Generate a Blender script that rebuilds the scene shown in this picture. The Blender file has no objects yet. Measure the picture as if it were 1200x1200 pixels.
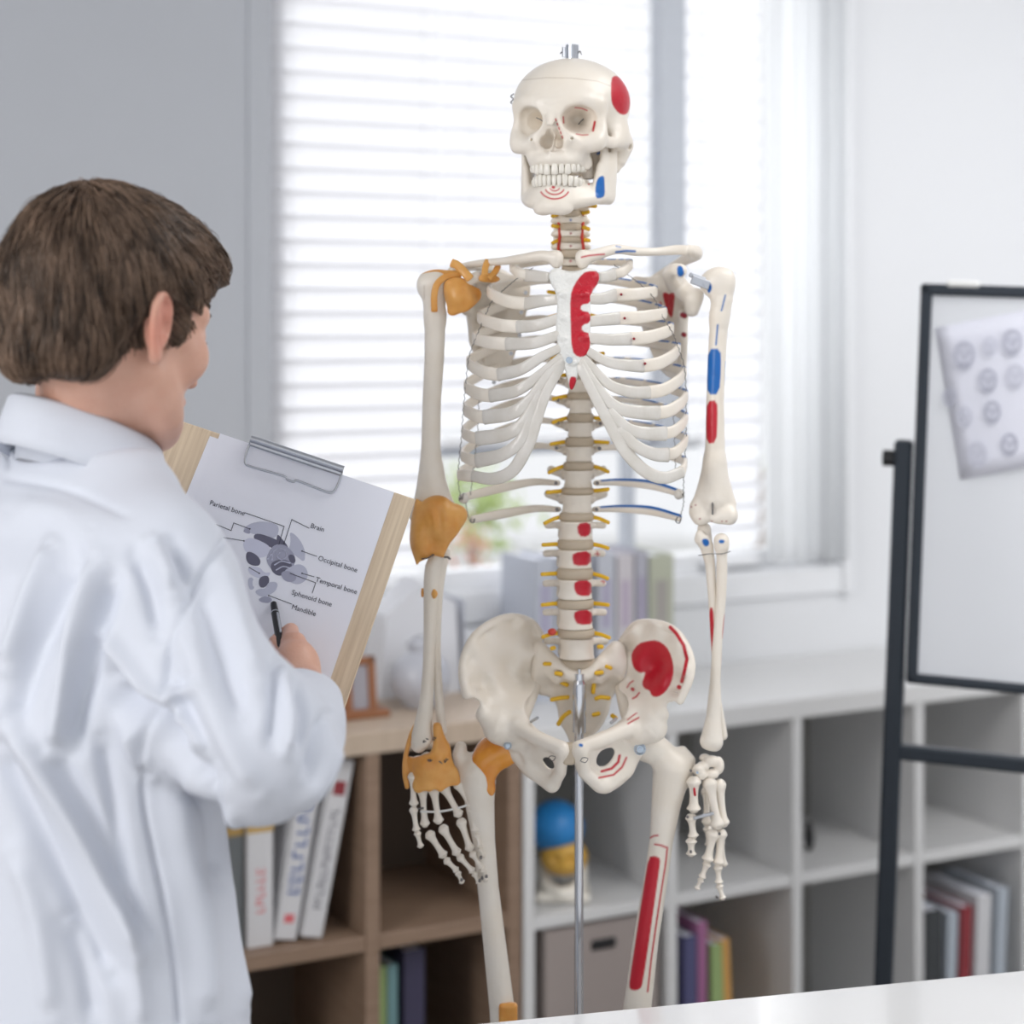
import bpy, math
import numpy as np
from mathutils import Matrix, Vector

# ---------------------------------------------------------------- camera, world, lights
FP = 2185.0; CAMH = 1.55; HZ = 370.0
SC = bpy.context.scene
cam = bpy.data.objects.new('camera', bpy.data.cameras.new('camera'))
SC.collection.objects.link(cam); SC.camera = cam
cam.location = (0, 0, CAMH); cam.rotation_euler = (math.pi/2, 0, 0)
cam.data.sensor_width = 36; cam.data.lens = FP/1200*36
cam.data.shift_y = -(600-HZ)/1200
cam.data.clip_start = 0.05
cam.data.dof.use_dof = True; cam.data.dof.focus_distance = 2.13; cam.data.dof.aperture_fstop = 2.55
SC.view_settings.view_transform = 'Standard'; SC.view_settings.look = 'None'
SC.view_settings.gamma = 1; SC.view_settings.exposure = 0.34
SC.view_settings.use_curve_mapping = False
wd = bpy.data.worlds.new('world'); SC.world = wd; wd.use_nodes = True
wd.node_tree.nodes['Background'].inputs[0].default_value = (0.95, 0.97, 1.0, 1)
wd.node_tree.nodes['Background'].inputs[1].default_value = 0.80
def area(name, loc, target, sx, sy, power, col=(1,1,1), spread=180):
    l = bpy.data.lights.new(name, 'AREA'); l.shape = 'RECTANGLE'; l.size = sx; l.size_y = sy
    l.energy = power; l.color = col; l.spread = math.radians(spread)
    o = bpy.data.objects.new(name, l); SC.collection.objects.link(o); o.location = loc
    o.rotation_euler = (Vector(target)-Vector(loc)).to_track_quat('-Z', 'Y').to_euler()
    return o
# daylight outside the back window, then unseen lights added as key and fill
area('daylight_back', (-0.5, 5.6, 2.6), (0.1, 3.8, 1.6), 3.2, 2.4, 78, (0.97, 0.98, 1.0))
area('key_left', (-2.3, 0.2, 2.1), (0.0, 2.3, 1.3), 1.6, 1.6, 62, (1.0, 0.98, 0.96))  # unseen key light from the upper left
area('fill_right', (2.7, 1.4, 2.0), (1.7, 4.4, 1.5), 1.2, 1.2, 9, (0.97, 0.98, 1.0), 75)  # unseen light added to brighten the right part of the back wall
area('fill_overhead', (1.5, 2.2, 2.72), (1.6, 2.6, 0), 1.4, 1.4, 26, (1.0, 0.99, 0.98))  # unseen overhead light added to brighten the right side of the room

# ---------------------------------------------------------------- helpers
def P(px, py, D): return np.array(((px-600)/FP*D, D, CAMH-(py-HZ)/FP*D))
def S(px, py, d=0.0): return P(px, py, 2.3+d)
def toPx(V):
    return 600+FP*V[:, 0]/V[:, 1], HZ+FP*(CAMH-V[:, 2])/V[:, 1]
def link(o, parent=None):
    SC.collection.objects.link(o)
    if parent is not None:
        o.parent = parent
        base = parent
        off = Vector((0, 0, 0))
        while base is not None:
            off += base.location; base = base.parent
        o.location = -off if parent.parent is None else Vector((0, 0, 0))
    return o
def mk(name, V, F, mat, parent=None, col=None, smooth=True):
    me = bpy.data.meshes.new(name)
    V = np.asarray(V, dtype=np.float32)
    if isinstance(F, np.ndarray):
        n = F.shape[1]
        me.vertices.add(len(V)); me.vertices.foreach_set('co', V.ravel())
        me.loops.add(F.size); me.loops.foreach_set('vertex_index', F.astype(np.int32).ravel())
        me.polygons.add(len(F)); me.polygons.foreach_set('loop_start', np.arange(0, F.size, n, dtype=np.int32))
        me.update(calc_edges=True)
    else:
        me.from_pydata(V.tolist(), [], [list(map(int, f)) for f in F]); me.update()
    if smooth: me.polygons.foreach_set('use_smooth', np.ones(len(me.polygons), dtype=bool))
    if col is not None:
        a = me.color_attributes.new('paint', 'FLOAT_COLOR', 'POINT')
        a.data.foreach_set('color', np.asarray(col, dtype=np.float32).ravel())
    me.materials.append(mat)
    return link(bpy.data.objects.new(name, me), parent)
def thing(name, label, cat, loc=(0, 0, 0), group=None):
    o = bpy.data.objects.new(name, None); SC.collection.objects.link(o); o.location = loc
    o.empty_display_size = 0.05
    return tag(o, label, cat, group)
def tag(o, label, cat, group=None):
    o['label'] = label; o['category'] = cat
    if group: o['group'] = group
    return o
def struct(o): o['kind'] = 'structure'; return o
class MB:
    """collects boxes, cylinders and prisms into one mesh"""
    def __init__(s): s.V = []; s.F = []; s.n = 0
    def add(s, V, F):
        V = np.asarray(V, float); s.V.append(V); s.F += [[i+s.n for i in f] for f in F]; s.n += len(V); return s
    def box(s, lo, hi, M=None, bev=0.0):
        lo = np.array(lo, float); hi = np.array(hi, float); c = (lo+hi)/2; h = (hi-lo)/2
        b = min(bev, *(h*0.9))
        if b <= 0:
            V = [c+h*np.array((x, y, z)) for z in (-1, 1) for y in (-1, 1) for x in (-1, 1)]
            F = [(0, 2, 3, 1), (4, 5, 7, 6), (0, 1, 5, 4), (2, 6, 7, 3), (0, 4, 6, 2), (1, 3, 7, 5)]
        else:
            V = []; idx = {}
            for z in (-1, 1):
                for y in (-1, 1):
                    for x in (-1, 1):
                        for a in range(3):
                            q = np.array((x, y, z))*(h-b); q[a] += b*(x, y, z)[a]
                            idx[(x, y, z, a)] = len(V); V.append(c+q)
            F = []
            for a in range(3):
                o = [i for i in range(3) if i != a]
                for sgn in (-1, 1):
                    f = []
                    for (p, q) in ((-1, -1), (1, -1), (1, 1), (-1, 1)):
                        k = [0, 0, 0]; k[a] = sgn; k[o[0]] = p; k[o[1]] = q; f.append(idx[(*k, a)])
                    F.append(f)
            for a in range(3):                      # edge bevels along axis a
                o = [i for i in range(3) if i != a]
                for p in (-1, 1):
                    for q in (-1, 1):
                        def K(t, ax):
                            k = [0, 0, 0]; k[a] = t; k[o[0]] = p; k[o[1]] = q; return idx[(*k, ax)]
                        F.append([K(-1, o[0]), K(1, o[0]), K(1, o[1]), K(-1, o[1])])
            for z in (-1, 1):
                for y in (-1, 1):
                    for x in (-1, 1): F.append([idx[(x, y, z, 0)], idx[(x, y, z, 1)], idx[(x, y, z, 2)]])
            cc = c
            F2 = []
            for f in F:
                pts = [V[i] for i in f]; n = np.cross(pts[1]-pts[0], pts[2]-pts[0])
                F2.append(f if np.dot(n, sum(pts)/len(pts)-cc) > 0 else f[::-1])
            F = F2
        V = np.array(V)
        if M is not None: V = V@np.array(M.to_3x3()).T + np.array(M.translation)
        return s.add(V, F)
    def cyl(s, a, b, ra, rb=None, n=20):
        V, F, _, _ = sweep(np.array([a, b], float), [ra, ra if rb is None else rb], n=n, res=1, cap=False); return s.add(V, F)
    def build(s, name, mat, parent=None, smooth=False):
        o = mk(name, np.vstack(s.V), s.F, mat, parent, smooth=smooth)
        if smooth: o.data.set_sharp_from_angle(angle=0.7)
        return o
def catmull(pts, res):
    pts = np.asarray(pts, float)
    if res <= 1 or len(pts) < 2: return pts
    p = np.vstack([2*pts[0]-pts[1], pts, 2*pts[-1]-pts[-2]]); out = []
    for i in range(1, len(p)-2):
        for t in np.arange(res)/res:
            out.append(0.5*((2*p[i])+(-p[i-1]+p[i+1])*t+(2*p[i-1]-5*p[i]+4*p[i+1]-p[i+2])*t*t+(-p[i-1]+3*p[i]-3*p[i+1]+p[i+2])*t**3))
    out.append(p[-2]); return np.array(out)
def sweep(pts, ra, rb=None, n=12, res=8, up=(0, 0, 1), cap=True, flat_=1.0):
    """tube along pts; ra = radius along 'up', rb = radius sideways; returns V, F, t, theta"""
    pts = np.asarray(pts, float); m = len(pts)
    ra = np.broadcast_to(np.asarray(ra, float), (m,)); rb = ra if rb is None else np.broadcast_to(np.asarray(rb, float), (m,))
    C = catmull(np.column_stack([pts, ra, rb]), res); p = C[:, :3]; a = np.maximum(C[:, 3], 1e-5); b = np.maximum(C[:, 4], 1e-5)
    T = np.gradient(p, axis=0); T /= np.linalg.norm(T, axis=1)[:, None]+1e-12
    up = np.array(up, float)
    U = up-(T@up)[:, None]*T
    bad = np.linalg.norm(U, axis=1) < 0.05
    if bad.any():
        u2 = np.array((0, 1, 0.)) if abs(up[1]) < .9 else np.array((1, 0, 0.)); U[:] = u2-(T@u2)[:, None]*T
    U /= np.linalg.norm(U, axis=1)[:, None]; W = np.cross(T, U)
    th = np.linspace(0, 2*np.pi, n, endpoint=False)
    if cap:   # rounded ends
        ex = []
        for e, sg in ((0, -1), (-1, 1)):
            r = min(a[e], b[e])*0.6
            for f, s_ in ((0.75, 0.66), (1.0, 0.25)):
                ex.append((p[e]+sg*T[e]*r*f, a[e]*s_, b[e]*s_, U[e], W[e]))
        p = np.vstack([ex[1][0], ex[0][0], p, ex[2][0], ex[3][0]])
        a = np.concatenate([[ex[1][1], ex[0][1]], a, [ex[2][1], ex[3][1]]]); b = np.concatenate([[ex[1][2], ex[0][2]], b, [ex[2][2], ex[3][2]]])
        U = np.vstack([U[0], U[0], U, U[-1], U[-1]]); W = np.vstack([W[0], W[0], W, W[-1], W[-1]])
    ct_ = np.sign(np.cos(th))*np.abs(np.cos(th))**flat_; st_ = np.sign(np.sin(th))*np.abs(np.sin(th))**flat_
    V = p[:, None, :]+U[:, None, :]*(a[:, None]*ct_)[..., None]+W[:, None, :]*(b[:, None]*st_)[..., None]
    k = len(p); V = V.reshape(-1, 3); F = []
    for i in range(k-1):
        for j in range(n):
            F.append((i*n+j, (i+1)*n+j, (i+1)*n+(j+1) % n, i*n+(j+1) % n))
    F = [f[::-1] for f in F]
    F.append(tuple(range(n-1, -1, -1))[::-1]); F.append(tuple((k-1)*n+j for j in range(n))[::-1])
    t = np.repeat(np.linspace(0, 1, k), n); tt = np.tile(th, k)
    return V, F, t, tt
def tube(name, pts, ra, mat, parent=None, rb=None, n=12, res=8, up=(0, 0, 1), col=None, flat_=1.0):
    V, F, t, th = sweep(pts, ra, rb, n, res, up, True, flat_)
    return mk(name, V, F, mat, parent, col=None if col is None else col(V, t, th))

# ---- signed distance volumes meshed with surface nets
def chaikin(poly, it=2, closed=True):
    p = np.asarray(poly, float)
    for _ in range(it):
        q = np.roll(p, -1, 0) if closed else p[1:]
        a = p if closed else p[:-1]
        r = np.empty((2*len(a), p.shape[1])); r[0::2] = .75*a+.25*q; r[1::2] = .25*a+.75*q
        p = r if closed else np.vstack([p[:1], r, p[-1:]])
    return p
def polysd(poly, X, Y):
    """signed distance (negative inside) to a closed polygon"""
    d = np.full(np.broadcast(X, Y).shape, 1e9); ins = np.zeros(d.shape, bool); n = len(poly)
    for i in range(n):
        ax, ay = poly[i]; bx, by = poly[(i+1) % n]; ex, ey = bx-ax, by-ay
        wx, wy = X-ax, Y-ay; t = np.clip((wx*ex+wy*ey)/(ex*ex+ey*ey+1e-12), 0, 1)
        d = np.minimum(d, (wx-ex*t)**2+(wy-ey*t)**2)
        c = ((ay > Y) != (by > Y)) & (X < (bx-ax)*(Y-ay)/((by-ay) if by != ay else 1e-12)+ax); ins ^= c
    d = np.sqrt(d); return np.where(ins, -d, d)
def lined(poly, X, Y):
    d = np.full(np.broadcast(X, Y).shape, 1e9)
    for i in range(len(poly)-1):
        ax, ay = poly[i]; bx, by = poly[i+1]; ex, ey = bx-ax, by-ay
        wx, wy = X-ax, Y-ay; t = np.clip((wx*ex+wy*ey)/(ex*ex+ey*ey+1e-12), 0, 1)
        d = np.minimum(d, (wx-ex*t)**2+(wy-ey*t)**2)
    return np.sqrt(d)
def idw(ctrl, X, Y, p=2.4):
    num = 0; den = 0
    for (cx, cy, cd) in ctrl:
        w = 1/(((X-cx)**2+(Y-cy)**2)**(p/2)+1.0); num = num+w*cd; den = den+w
    return num/den
class Vol:
    def __init__(s, lo, hi, h, M=None):
        s.lo = np.array(lo, float); s.h = h; n = np.ceil((np.array(hi, float)-s.lo)/h).astype(int)+1
        s.ax = [(s.lo[i]+h*np.arange(n[i])).astype(np.float32) for i in range(3)]
        s.F = np.full(tuple(n), 1.0e3*h, np.float32)
        s.R = np.eye(3) if M is None else np.array(M.to_3x3()); s.t = np.zeros(3) if M is None else np.array(M.translation)
    def sub(s, lo, hi):
        sl = []
        for i in range(3):
            a = int(max(0, math.floor((lo[i]-s.lo[i])/s.h))); b = int(min(s.F.shape[i], math.ceil((hi[i]-s.lo[i])/s.h)+1))
            if b <= a: return None
            sl.append(slice(a, b))
        return tuple(sl), s.ax[0][sl[0]][:, None, None], s.ax[1][sl[1]][None, :, None], s.ax[2][sl[2]][None, None, :]
    def put(s, sl, d, k, op):
        f = s.F[sl]
        if op == 'u': a, b, sg = f, d, 1
        elif op == 's': a, b, sg = -f, d, -1
        elif op == 'i': a, b, sg = -f, -d, -1
        if k > 0:
            hh = np.maximum(k-np.abs(a-b), 0)/k; r = np.minimum(a, b)-hh*hh*k*0.25
        else: r = np.minimum(a, b)
        s.F[sl] = (sg*r).astype(np.float32)
    def ell(s, c, r, k=0.0, rot=None, op='u'):
        c = s.R@np.array(c, float)+s.t; r = np.array(r, float); m = max(r)+k+3*s.h
        q = s.sub(c-m, c+m)
        if q is None: return s
        sl, X, Y, Z = q; R = s.R if rot is None else s.R@np.array(rot)
        dx, dy, dz = X-c[0], Y-c[1], Z-c[2]
        u = [(R[0, i]*dx+R[1, i]*dy+R[2, i]*dz) for i in range(3)]
        k0 = np.sqrt(sum((u[i]/r[i])**2 for i in range(3))); k1 = np.sqrt(sum((u[i]/r[i]**2)**2 for i in range(3)))+1e-9
        s.put(sl, k0*(k0-1)/k1, k, op); return s
    def tube(s, pts, rad, k=0.0, op='u', sq=None, res=1, kin=None):
        """chain of round cones; sq = squash scale per axis (volume frame)"""
        pts = np.array(pts, float); rad = np.broadcast_to(np.array(rad, float), (len(pts),))
        if res > 1:
            C = catmull(np.column_stack([pts, rad]), res); pts = C[:, :3]; rad = C[:, 3]
        pts = pts@s.R.T+s.t; q = np.ones(3) if sq is None else np.array(sq, float)
        m = rad.max()/q.min()+k+3*s.h
        g = s.sub(pts.min(0)-m, pts.max(0)+m)
        if g is None: return s
        sl, X, Y, Z = g; X = X*q[0]; Y = Y*q[1]; Z = Z*q[2]; pp = pts*q; best = None
        for i in range(len(pp)-1):
            a, b = pp[i], pp[i+1]; e = b-a; L = e@e+1e-12
            wx, wy, wz = X-a[0], Y-a[1], Z-a[2]; t = np.clip((wx*e[0]+wy*e[1]+wz*e[2])/L, 0, 1)
            d = np.sqrt((wx-e[0]*t)**2+(wy-e[1]*t)**2+(wz-e[2]*t)**2)-(rad[i]+(rad[i+1]-rad[i])*t)
            best = d if best is None else np.minimum(best, d)
        s.put(sl, best, k, op); return s
    def box(s, c, hf, rnd=0.0, k=0.0, rot=None, op='u'):
        c = s.R@np.array(c, float)+s.t; hf = np.array(hf, float); m = np.linalg.norm(hf)+k+3*s.h
        g = s.sub(c-m, c+m)
        if g is None: return s
        sl, X, Y, Z = g; R = s.R if rot is None else s.R@np.array(rot); dx, dy, dz = X-c[0], Y-c[1], Z-c[2]
        q = [np.abs(R[0, i]*dx+R[1, i]*dy+R[2, i]*dz)-(hf[i]-rnd) for i in range(3)]
        d = np.sqrt(sum(np.maximum(a, 0)**2 for a in q))+np.minimum(np.maximum(np.maximum(q[0], q[1]), q[2]), 0)-rnd
        s.put(sl, d, k, op); return s
    def func(s, lo, hi, f, k=0.0, op='u'):
        g = s.sub(np.array(lo), np.array(hi))
        if g is None: return s
        sl, X, Y, Z = g; s.put(sl, f(X, Y, Z), k, op); return s
    def plate(s, poly, ctrl, th, k=0.0, rnd=0.002, op='u', sm=2, D0=2.3):
        """slab whose outline is given in the picture plane and whose depth bends through ctrl"""
        X = s.ax[0][:, None].astype(float); Z = s.ax[2][None, :].astype(float)
        Yd = np.full((len(s.ax[0]), len(s.ax[2])), D0+np.mean([c[2] for c in ctrl]))
        for _ in range(3):
            px = 600+FP*X/Yd; py = HZ+FP*(CAMH-Z)/Yd; Yd = D0+idw(ctrl, px, py)
        sd = polysd(chaikin(poly, sm), px, py)*Yd/FP
        a = sd[:, None, :]+rnd; b = np.abs(s.ax[1][None, :, None]-Yd[:, None, :])-th/2+rnd
        d = np.minimum(np.maximum(a, b), 0)+np.sqrt(np.maximum(a, 0)**2+np.maximum(b, 0)**2)-rnd
        s.put((slice(None),)*3, d, k, op); return s
    def mesh(s, M=None):
        F = s.F; h = s.h; S_ = F < 0; nx, ny, nz = F.shape
        c = np.zeros((nx-1, ny-1, nz-1), np.uint8)
        for dx in (0, 1):
            for dy in (0, 1):
                for dz in (0, 1): c += S_[dx:nx-1+dx, dy:ny-1+dy, dz:nz-1+dz]
        act = np.argwhere((c > 0) & (c < 8)); ids = np.full(c.shape, -1, np.int32); ids[tuple(act.T)] = np.arange(len(act))
        pos = np.zeros((len(act), 3)); cnt = np.zeros(len(act))
        cor = [(x, y, z) for x in (0, 1) for y in (0, 1) for z in (0, 1)]
        for a in cor:
            for ax in range(3):
                if a[ax]: continue
                b = list(a); b[ax] = 1
                fa = F[act[:, 0]+a[0], act[:, 1]+a[1], act[:, 2]+a[2]].astype(float); fb = F[act[:, 0]+b[0], act[:, 1]+b[1], act[:, 2]+b[2]].astype(float)
                m = (fa < 0) != (fb < 0); t = np.where(m, fa/np.where(m, fa-fb, 1), 0)
                q = np.array(a, float)[None, :].repeat(len(act), 0); q[:, ax] += t
                pos += q*m[:, None]; cnt += m
        V = (act+pos/cnt[:, None])*h+s.lo
        fs = []
        for ax in range(3):
            o = [i for i in range(3) if i != ax]
            A = np.moveaxis(S_, ax, 0); I = np.moveaxis(ids, ax, 0)
            d = A[:-1] != A[1:]; d[:, 0, :] = False; d[:, :, 0] = False; d[:, -1, :] = False; d[:, :, -1] = False
            e = np.argwhere(d); i, j, k = e.T; sg = A[i, j, k]
            q = np.stack([I[i, j-1, k-1], I[i, j, k-1], I[i, j, k], I[i, j-1, k]], 1)
            if ax == 1: sg = ~sg
            q[~sg] = q[~sg][:, ::-1]; fs.append(q)
        Fq = np.vstack(fs); Fq = Fq[(Fq >= 0).all(1)]
        if M is not None: V = V@np.array(M.to_3x3()).T+np.array(M.translation)
        return V, Fq
def relax(V, F, it=1, f=0.5):
    for _ in range(it):
        acc = np.zeros_like(V); n = np.zeros(len(V))
        for a, b in ((0, 1), (1, 2), (2, 3), (3, 0)):
            for p, q in ((a, b), (b, a)):
                for ax in range(3): acc[:, ax] += np.bincount(F[:, p], V[F[:, q], ax], len(V))
                n += np.bincount(F[:, p], minlength=len(V))
        V = V+(acc/np.maximum(n, 1)[:, None]-V)*f
    return V
def vnorm(V, F):
    N = np.zeros_like(V); n = np.cross(V[F[:, 2]]-V[F[:, 0]], V[F[:, 3]]-V[F[:, 1]])
    for i in range(4):
        for ax in range(3): N[:, ax] += np.bincount(F[:, i], n[:, ax], len(V))
    return N/(np.linalg.norm(N, axis=1)[:, None]+1e-12)
RED = (0.53, 0.007, 0.024); BLUE = (0.003, 0.13, 0.46); DKRED = (0.30, 0.005, 0.02); SEAM = (0.50, 0.42, 0.33)
def paint(V, N, marks, soft=0.7):
    """painted muscle areas: each mark = (colour, points, width) ; width None -> filled outline; 0 -> dot"""
    px, py = toPx(V); col = np.zeros((len(V), 4)); col[:, :3] = 1
    front = N[:, 1] < 0.25 if N is not None else np.ones(len(V), bool)
    for mk_ in marks:
        c, pts, w = mk_[:3]
        if w is None: d = polysd(chaikin(pts, 1), px, py)
        else: d = lined(pts, px, py)-w/2
        a = np.clip(0.5-d/soft/2, 0, 1)*front
        m = (d < 3)&(a >= col[:, 3]); col[m, :3] = c; col[:, 3] = np.maximum(col[:, 3], a)
    return col
# ---------------------------------------------------------------- materials
def mat(name, col, rough=0.5, metal=0.0, noise=None, bump=0.0, bscale=200, sss=0.0, trans=0.0, paintattr=False, spec=0.5, coat=0.0):
    m = bpy.data.materials.new(name); m.use_nodes = True; nt = m.node_tree; b = nt.nodes['Principled BSDF']
    b.inputs['Base Color'].default_value = (*col, 1); b.inputs['Roughness'].default_value = rough
    b.inputs['Metallic'].default_value = metal; b.inputs['Specular IOR Level'].default_value = spec
    b.inputs['Coat Weight'].default_value = coat
    if sss: b.inputs['Subsurface Weight'].default_value = sss; b.inputs['Subsurface Radius'].default_value = (0.01, 0.006, 0.004); b.inputs['Subsurface Scale'].default_value = 1.0
    out = b.inputs['Base Color']; src = None
    tc = nt.nodes.new('ShaderNodeTexCoord')
    if noise:
        sc, col2, amt = noise[:3]; n = nt.nodes.new('ShaderNodeTexNoise'); n.inputs['Scale'].default_value = sc; n.inputs['Detail'].default_value = 4
        mp = nt.nodes.new('ShaderNodeMapping'); mp.inputs['Scale'].default_value = noise[3] if len(noise) > 3 else (1, 1, 1)
        if len(noise) > 4: mp.inputs['Rotation'].default_value = noise[4]
        nt.links.new(tc.outputs['Object'], mp.inputs[0]); nt.links.new(mp.outputs[0], n.inputs[0])
        rr = nt.nodes.new('ShaderNodeMapRange'); rr.inputs[1].default_value = 0.35; rr.inputs[2].default_value = 0.65; rr.inputs[4].default_value = amt
        nt.links.new(n.outputs[0], rr.inputs[0])
        mx = nt.nodes.new('ShaderNodeMix'); mx.data_type = 'RGBA'; mx.inputs[6].default_value = (*col, 1); mx.inputs[7].default_value = (*col2, 1)
        nt.links.new(rr.outputs[0], mx.inputs[0]); src = mx.outputs[2]
    if paintattr:
        at = nt.nodes.new('ShaderNodeAttribute'); at.attribute_name = 'paint'
        mx = nt.nodes.new('ShaderNodeMix'); mx.data_type = 'RGBA'; mx.inputs[6].default_value = (*col, 1)
        if src: nt.links.new(src, mx.inputs[6])
        nt.links.new(at.outputs['Color'], mx.inputs[7]); nt.links.new(at.outputs['Alpha'], mx.inputs[0]); src = mx.outputs[2]
    if src: nt.links.new(src, out)
    if bump:
        n = nt.nodes.new('ShaderNodeTexNoise'); n.inputs['Scale'].default_value = bscale; n.inputs['Detail'].default_value = 3
        nt.links.new(tc.outputs['Object'], n.inputs[0])
        bp = nt.nodes.new('ShaderNodeBump'); bp.inputs['Strength'].default_value = bump; bp.inputs['Distance'].default_value = 0.002
        nt.links.new(n.outputs[0], bp.inputs['Height']); nt.links.new(bp.outputs[0], b.inputs['Normal'])
    if trans:
        t = nt.nodes.new('ShaderNodeBsdfTranslucent'); t.inputs[0].default_value = (*col, 1)
        ms = nt.nodes.new('ShaderNodeMixShader'); ms.inputs[0].default_value = trans
        nt.links.new(b.outputs[0], ms.inputs[1]); nt.links.new(t.outputs[0], ms.inputs[2])
        nt.links.new(ms.outputs[0], nt.nodes['Material Output'].inputs[0])
    return m
M = {}
M['bone'] = mat('bone_plastic', (0.86, 0.80, 0.715), 0.34, noise=(26, (0.83, 0.745, 0.63), 0.5), bump=0.25, bscale=110)
M['bonep'] = mat('bone_plastic_painted', (0.86, 0.80, 0.715), 0.34, noise=(26, (0.83, 0.745, 0.63), 0.5), bump=0.25, bscale=110, paintattr=True)
M['cart'] = mat('cartilage_plastic', (0.84, 0.81, 0.76), 0.25, noise=(40, (0.74, 0.70, 0.63), 0.7), bump=0.3, bscale=130, trans=0.12, coat=0.3)
M['stern'] = mat('sternum_plastic', (0.83, 0.83, 0.80), 0.35, bump=0.9, bscale=260, paintattr=True)
M['disc'] = mat('disc_rubber', (0.56, 0.47, 0.36), 0.5, noise=(60, (0.50, 0.42, 0.32), 0.5))
M['liga'] = mat('ligament_rubber', (0.80, 0.42, 0.12), 0.32, noise=(38, (0.72, 0.31, 0.06), 0.9), bump=0.35, bscale=90, sss=0.15)
M['ligd'] = mat('hip_ligament_rubber', (0.80, 0.33, 0.04), 0.24, noise=(30, (0.72, 0.24, 0.02), 0.9), bump=0.3, bscale=80, coat=0.4)
M['nerve'] = mat('nerve_yellow', (0.84, 0.50, 0.02), 0.4)
M['artery'] = mat('artery_red', (0.60, 0.06, 0.04), 0.4)
M['tooth'] = mat('tooth_enamel', (0.86, 0.82, 0.74), 0.2)
M['chrome'] = mat('chrome', (0.62, 0.64, 0.68), 0.12, 1.0)
M['steel'] = mat('steel', (0.50, 0.52, 0.56), 0.3, 1.0)
M['wire'] = mat('wire', (0.16, 0.15, 0.15), 0.35, 0.8)
M['zinc'] = mat('zinc_screw', (0.45, 0.52, 0.60), 0.25, 1.0)
M['whiterod'] = mat('nylon_rod', (0.82, 0.82, 0.80), 0.4)
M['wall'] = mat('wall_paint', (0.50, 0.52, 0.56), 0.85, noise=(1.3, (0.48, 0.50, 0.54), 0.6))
M['wallw'] = mat('wall_paint_lighter', (0.74, 0.75, 0.77), 0.8)  # lighter wall tone; on the back wall it stands in for stronger light
M['trim'] = mat('white_window_trim', (0.80, 0.81, 0.83), 0.45)
M['floor'] = mat('floor_vinyl', (0.42, 0.40, 0.38), 0.4, noise=(6, (0.36, 0.34, 0.32), 0.8))
M['slat'] = mat('blind_slat', (0.86, 0.86, 0.88), 0.45, trans=0.55)
M['curt'] = mat('sheer_curtain', (0.90, 0.91, 0.92), 0.8, trans=0.72)
_n = M['curt'].node_tree; _t = _n.nodes.new('ShaderNodeBsdfTransparent'); _x = _n.nodes.new('ShaderNodeMixShader'); _x.inputs[0].default_value = .45
_o = _n.nodes['Material Output']; _n.links.new(_o.inputs[0].links[0].from_socket, _x.inputs[1]); _n.links.new(_t.outputs[0], _x.inputs[2]); _n.links.new(_x.outputs[0], _o.inputs[0])
M['greyf'] = mat('grey_window_frame', (0.50, 0.53, 0.58), 0.4)
M['lam'] = mat('white_laminate', (0.72, 0.72, 0.72), 0.4)
M['oak'] = mat('brown_oak_laminate', (0.30, 0.205, 0.145), 0.5, noise=(9, (0.24, 0.16, 0.11), 0.8, (1, 1, 14)))
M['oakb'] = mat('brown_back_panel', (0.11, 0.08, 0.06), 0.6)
M['oakt'] = mat('light_oak_top', (0.56, 0.45, 0.35), 0.45, noise=(7, (0.48, 0.38, 0.29), 0.7, (14, 1, 1)))
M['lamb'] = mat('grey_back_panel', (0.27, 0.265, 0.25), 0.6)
M['tablew'] = mat('white_table_laminate', (0.80, 0.80, 0.80), 0.16, coat=0.3)
M['navy'] = mat('dark_navy_metal', (0.02, 0.028, 0.04), 0.35, 0.2)
M['board'] = mat('whiteboard_enamel', (0.76, 0.78, 0.82), 0.12)
M['paperw'] = mat('white_paper', (0.84, 0.86, 0.94), 0.7)
M['papert'] = mat('whiteboard_paper', (0.76, 0.77, 0.86), 0.7)
M['ply'] = mat('pale_wood', (0.74, 0.61, 0.45), 0.5, noise=(6, (0.60, 0.47, 0.33), 0.9, (40, 1.2, 1)))
M['ink'] = mat('print_ink', (0.05, 0.05, 0.075), 0.7)
M['black'] = mat('black_plastic', (0.012, 0.012, 0.014), 0.35)
M['skin'] = mat('skin', (0.68, 0.40, 0.30), 0.45, noise=(45, (0.62, 0.33, 0.24), 0.6), bump=0.25, bscale=400, sss=0.12, paintattr=True)
M['coat'] = mat('white_cotton', (0.66, 0.69, 0.765), 0.75, bump=0.15, bscale=900)
M['coll'] = M['coat']
M['hair0'] = mat('hair_brown_dark', (0.045, 0.026, 0.016), 0.5)
def hairmat():
    m = mat('hair_brown', (0.09, 0.05, 0.03), 0.38, paintattr=True, spec=0.4); return m
M['hair'] = hairmat()
def flat(name, c, r=0.6): return mat(name, c, r)
# ---------------------------------------------------------------- room shell (the back wall turns away to the right)
SL = 0.52; WK = math.hypot(1, SL); UW = np.array((1/WK, SL/WK, 0)); NW = np.array((SL/WK, -1/WK, 0))   # along the wall, out of it
def wallpt(px, py, Y0=3.72):
    X = (px-600)/FP; D = Y0/(1-SL*X); return P(px, py, D)
def wx(px, Y0=3.72):            # distance along the wall of a picture column, measured from the point where it crosses x=0
    return wallpt(px, HZ, Y0)[0]*WK
def wM(Y0=3.72):                # frame: x along wall, y outwards from it into the room, z up
    m = Matrix.Identity(4)
    for i in range(3): m[i][0] = UW[i]; m[i][1] = -NW[i]; m[i][2] = (0, 0, 1)[i]
    m.translation = Vector((0, Y0, 0)); return m
WM = wM()
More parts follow.
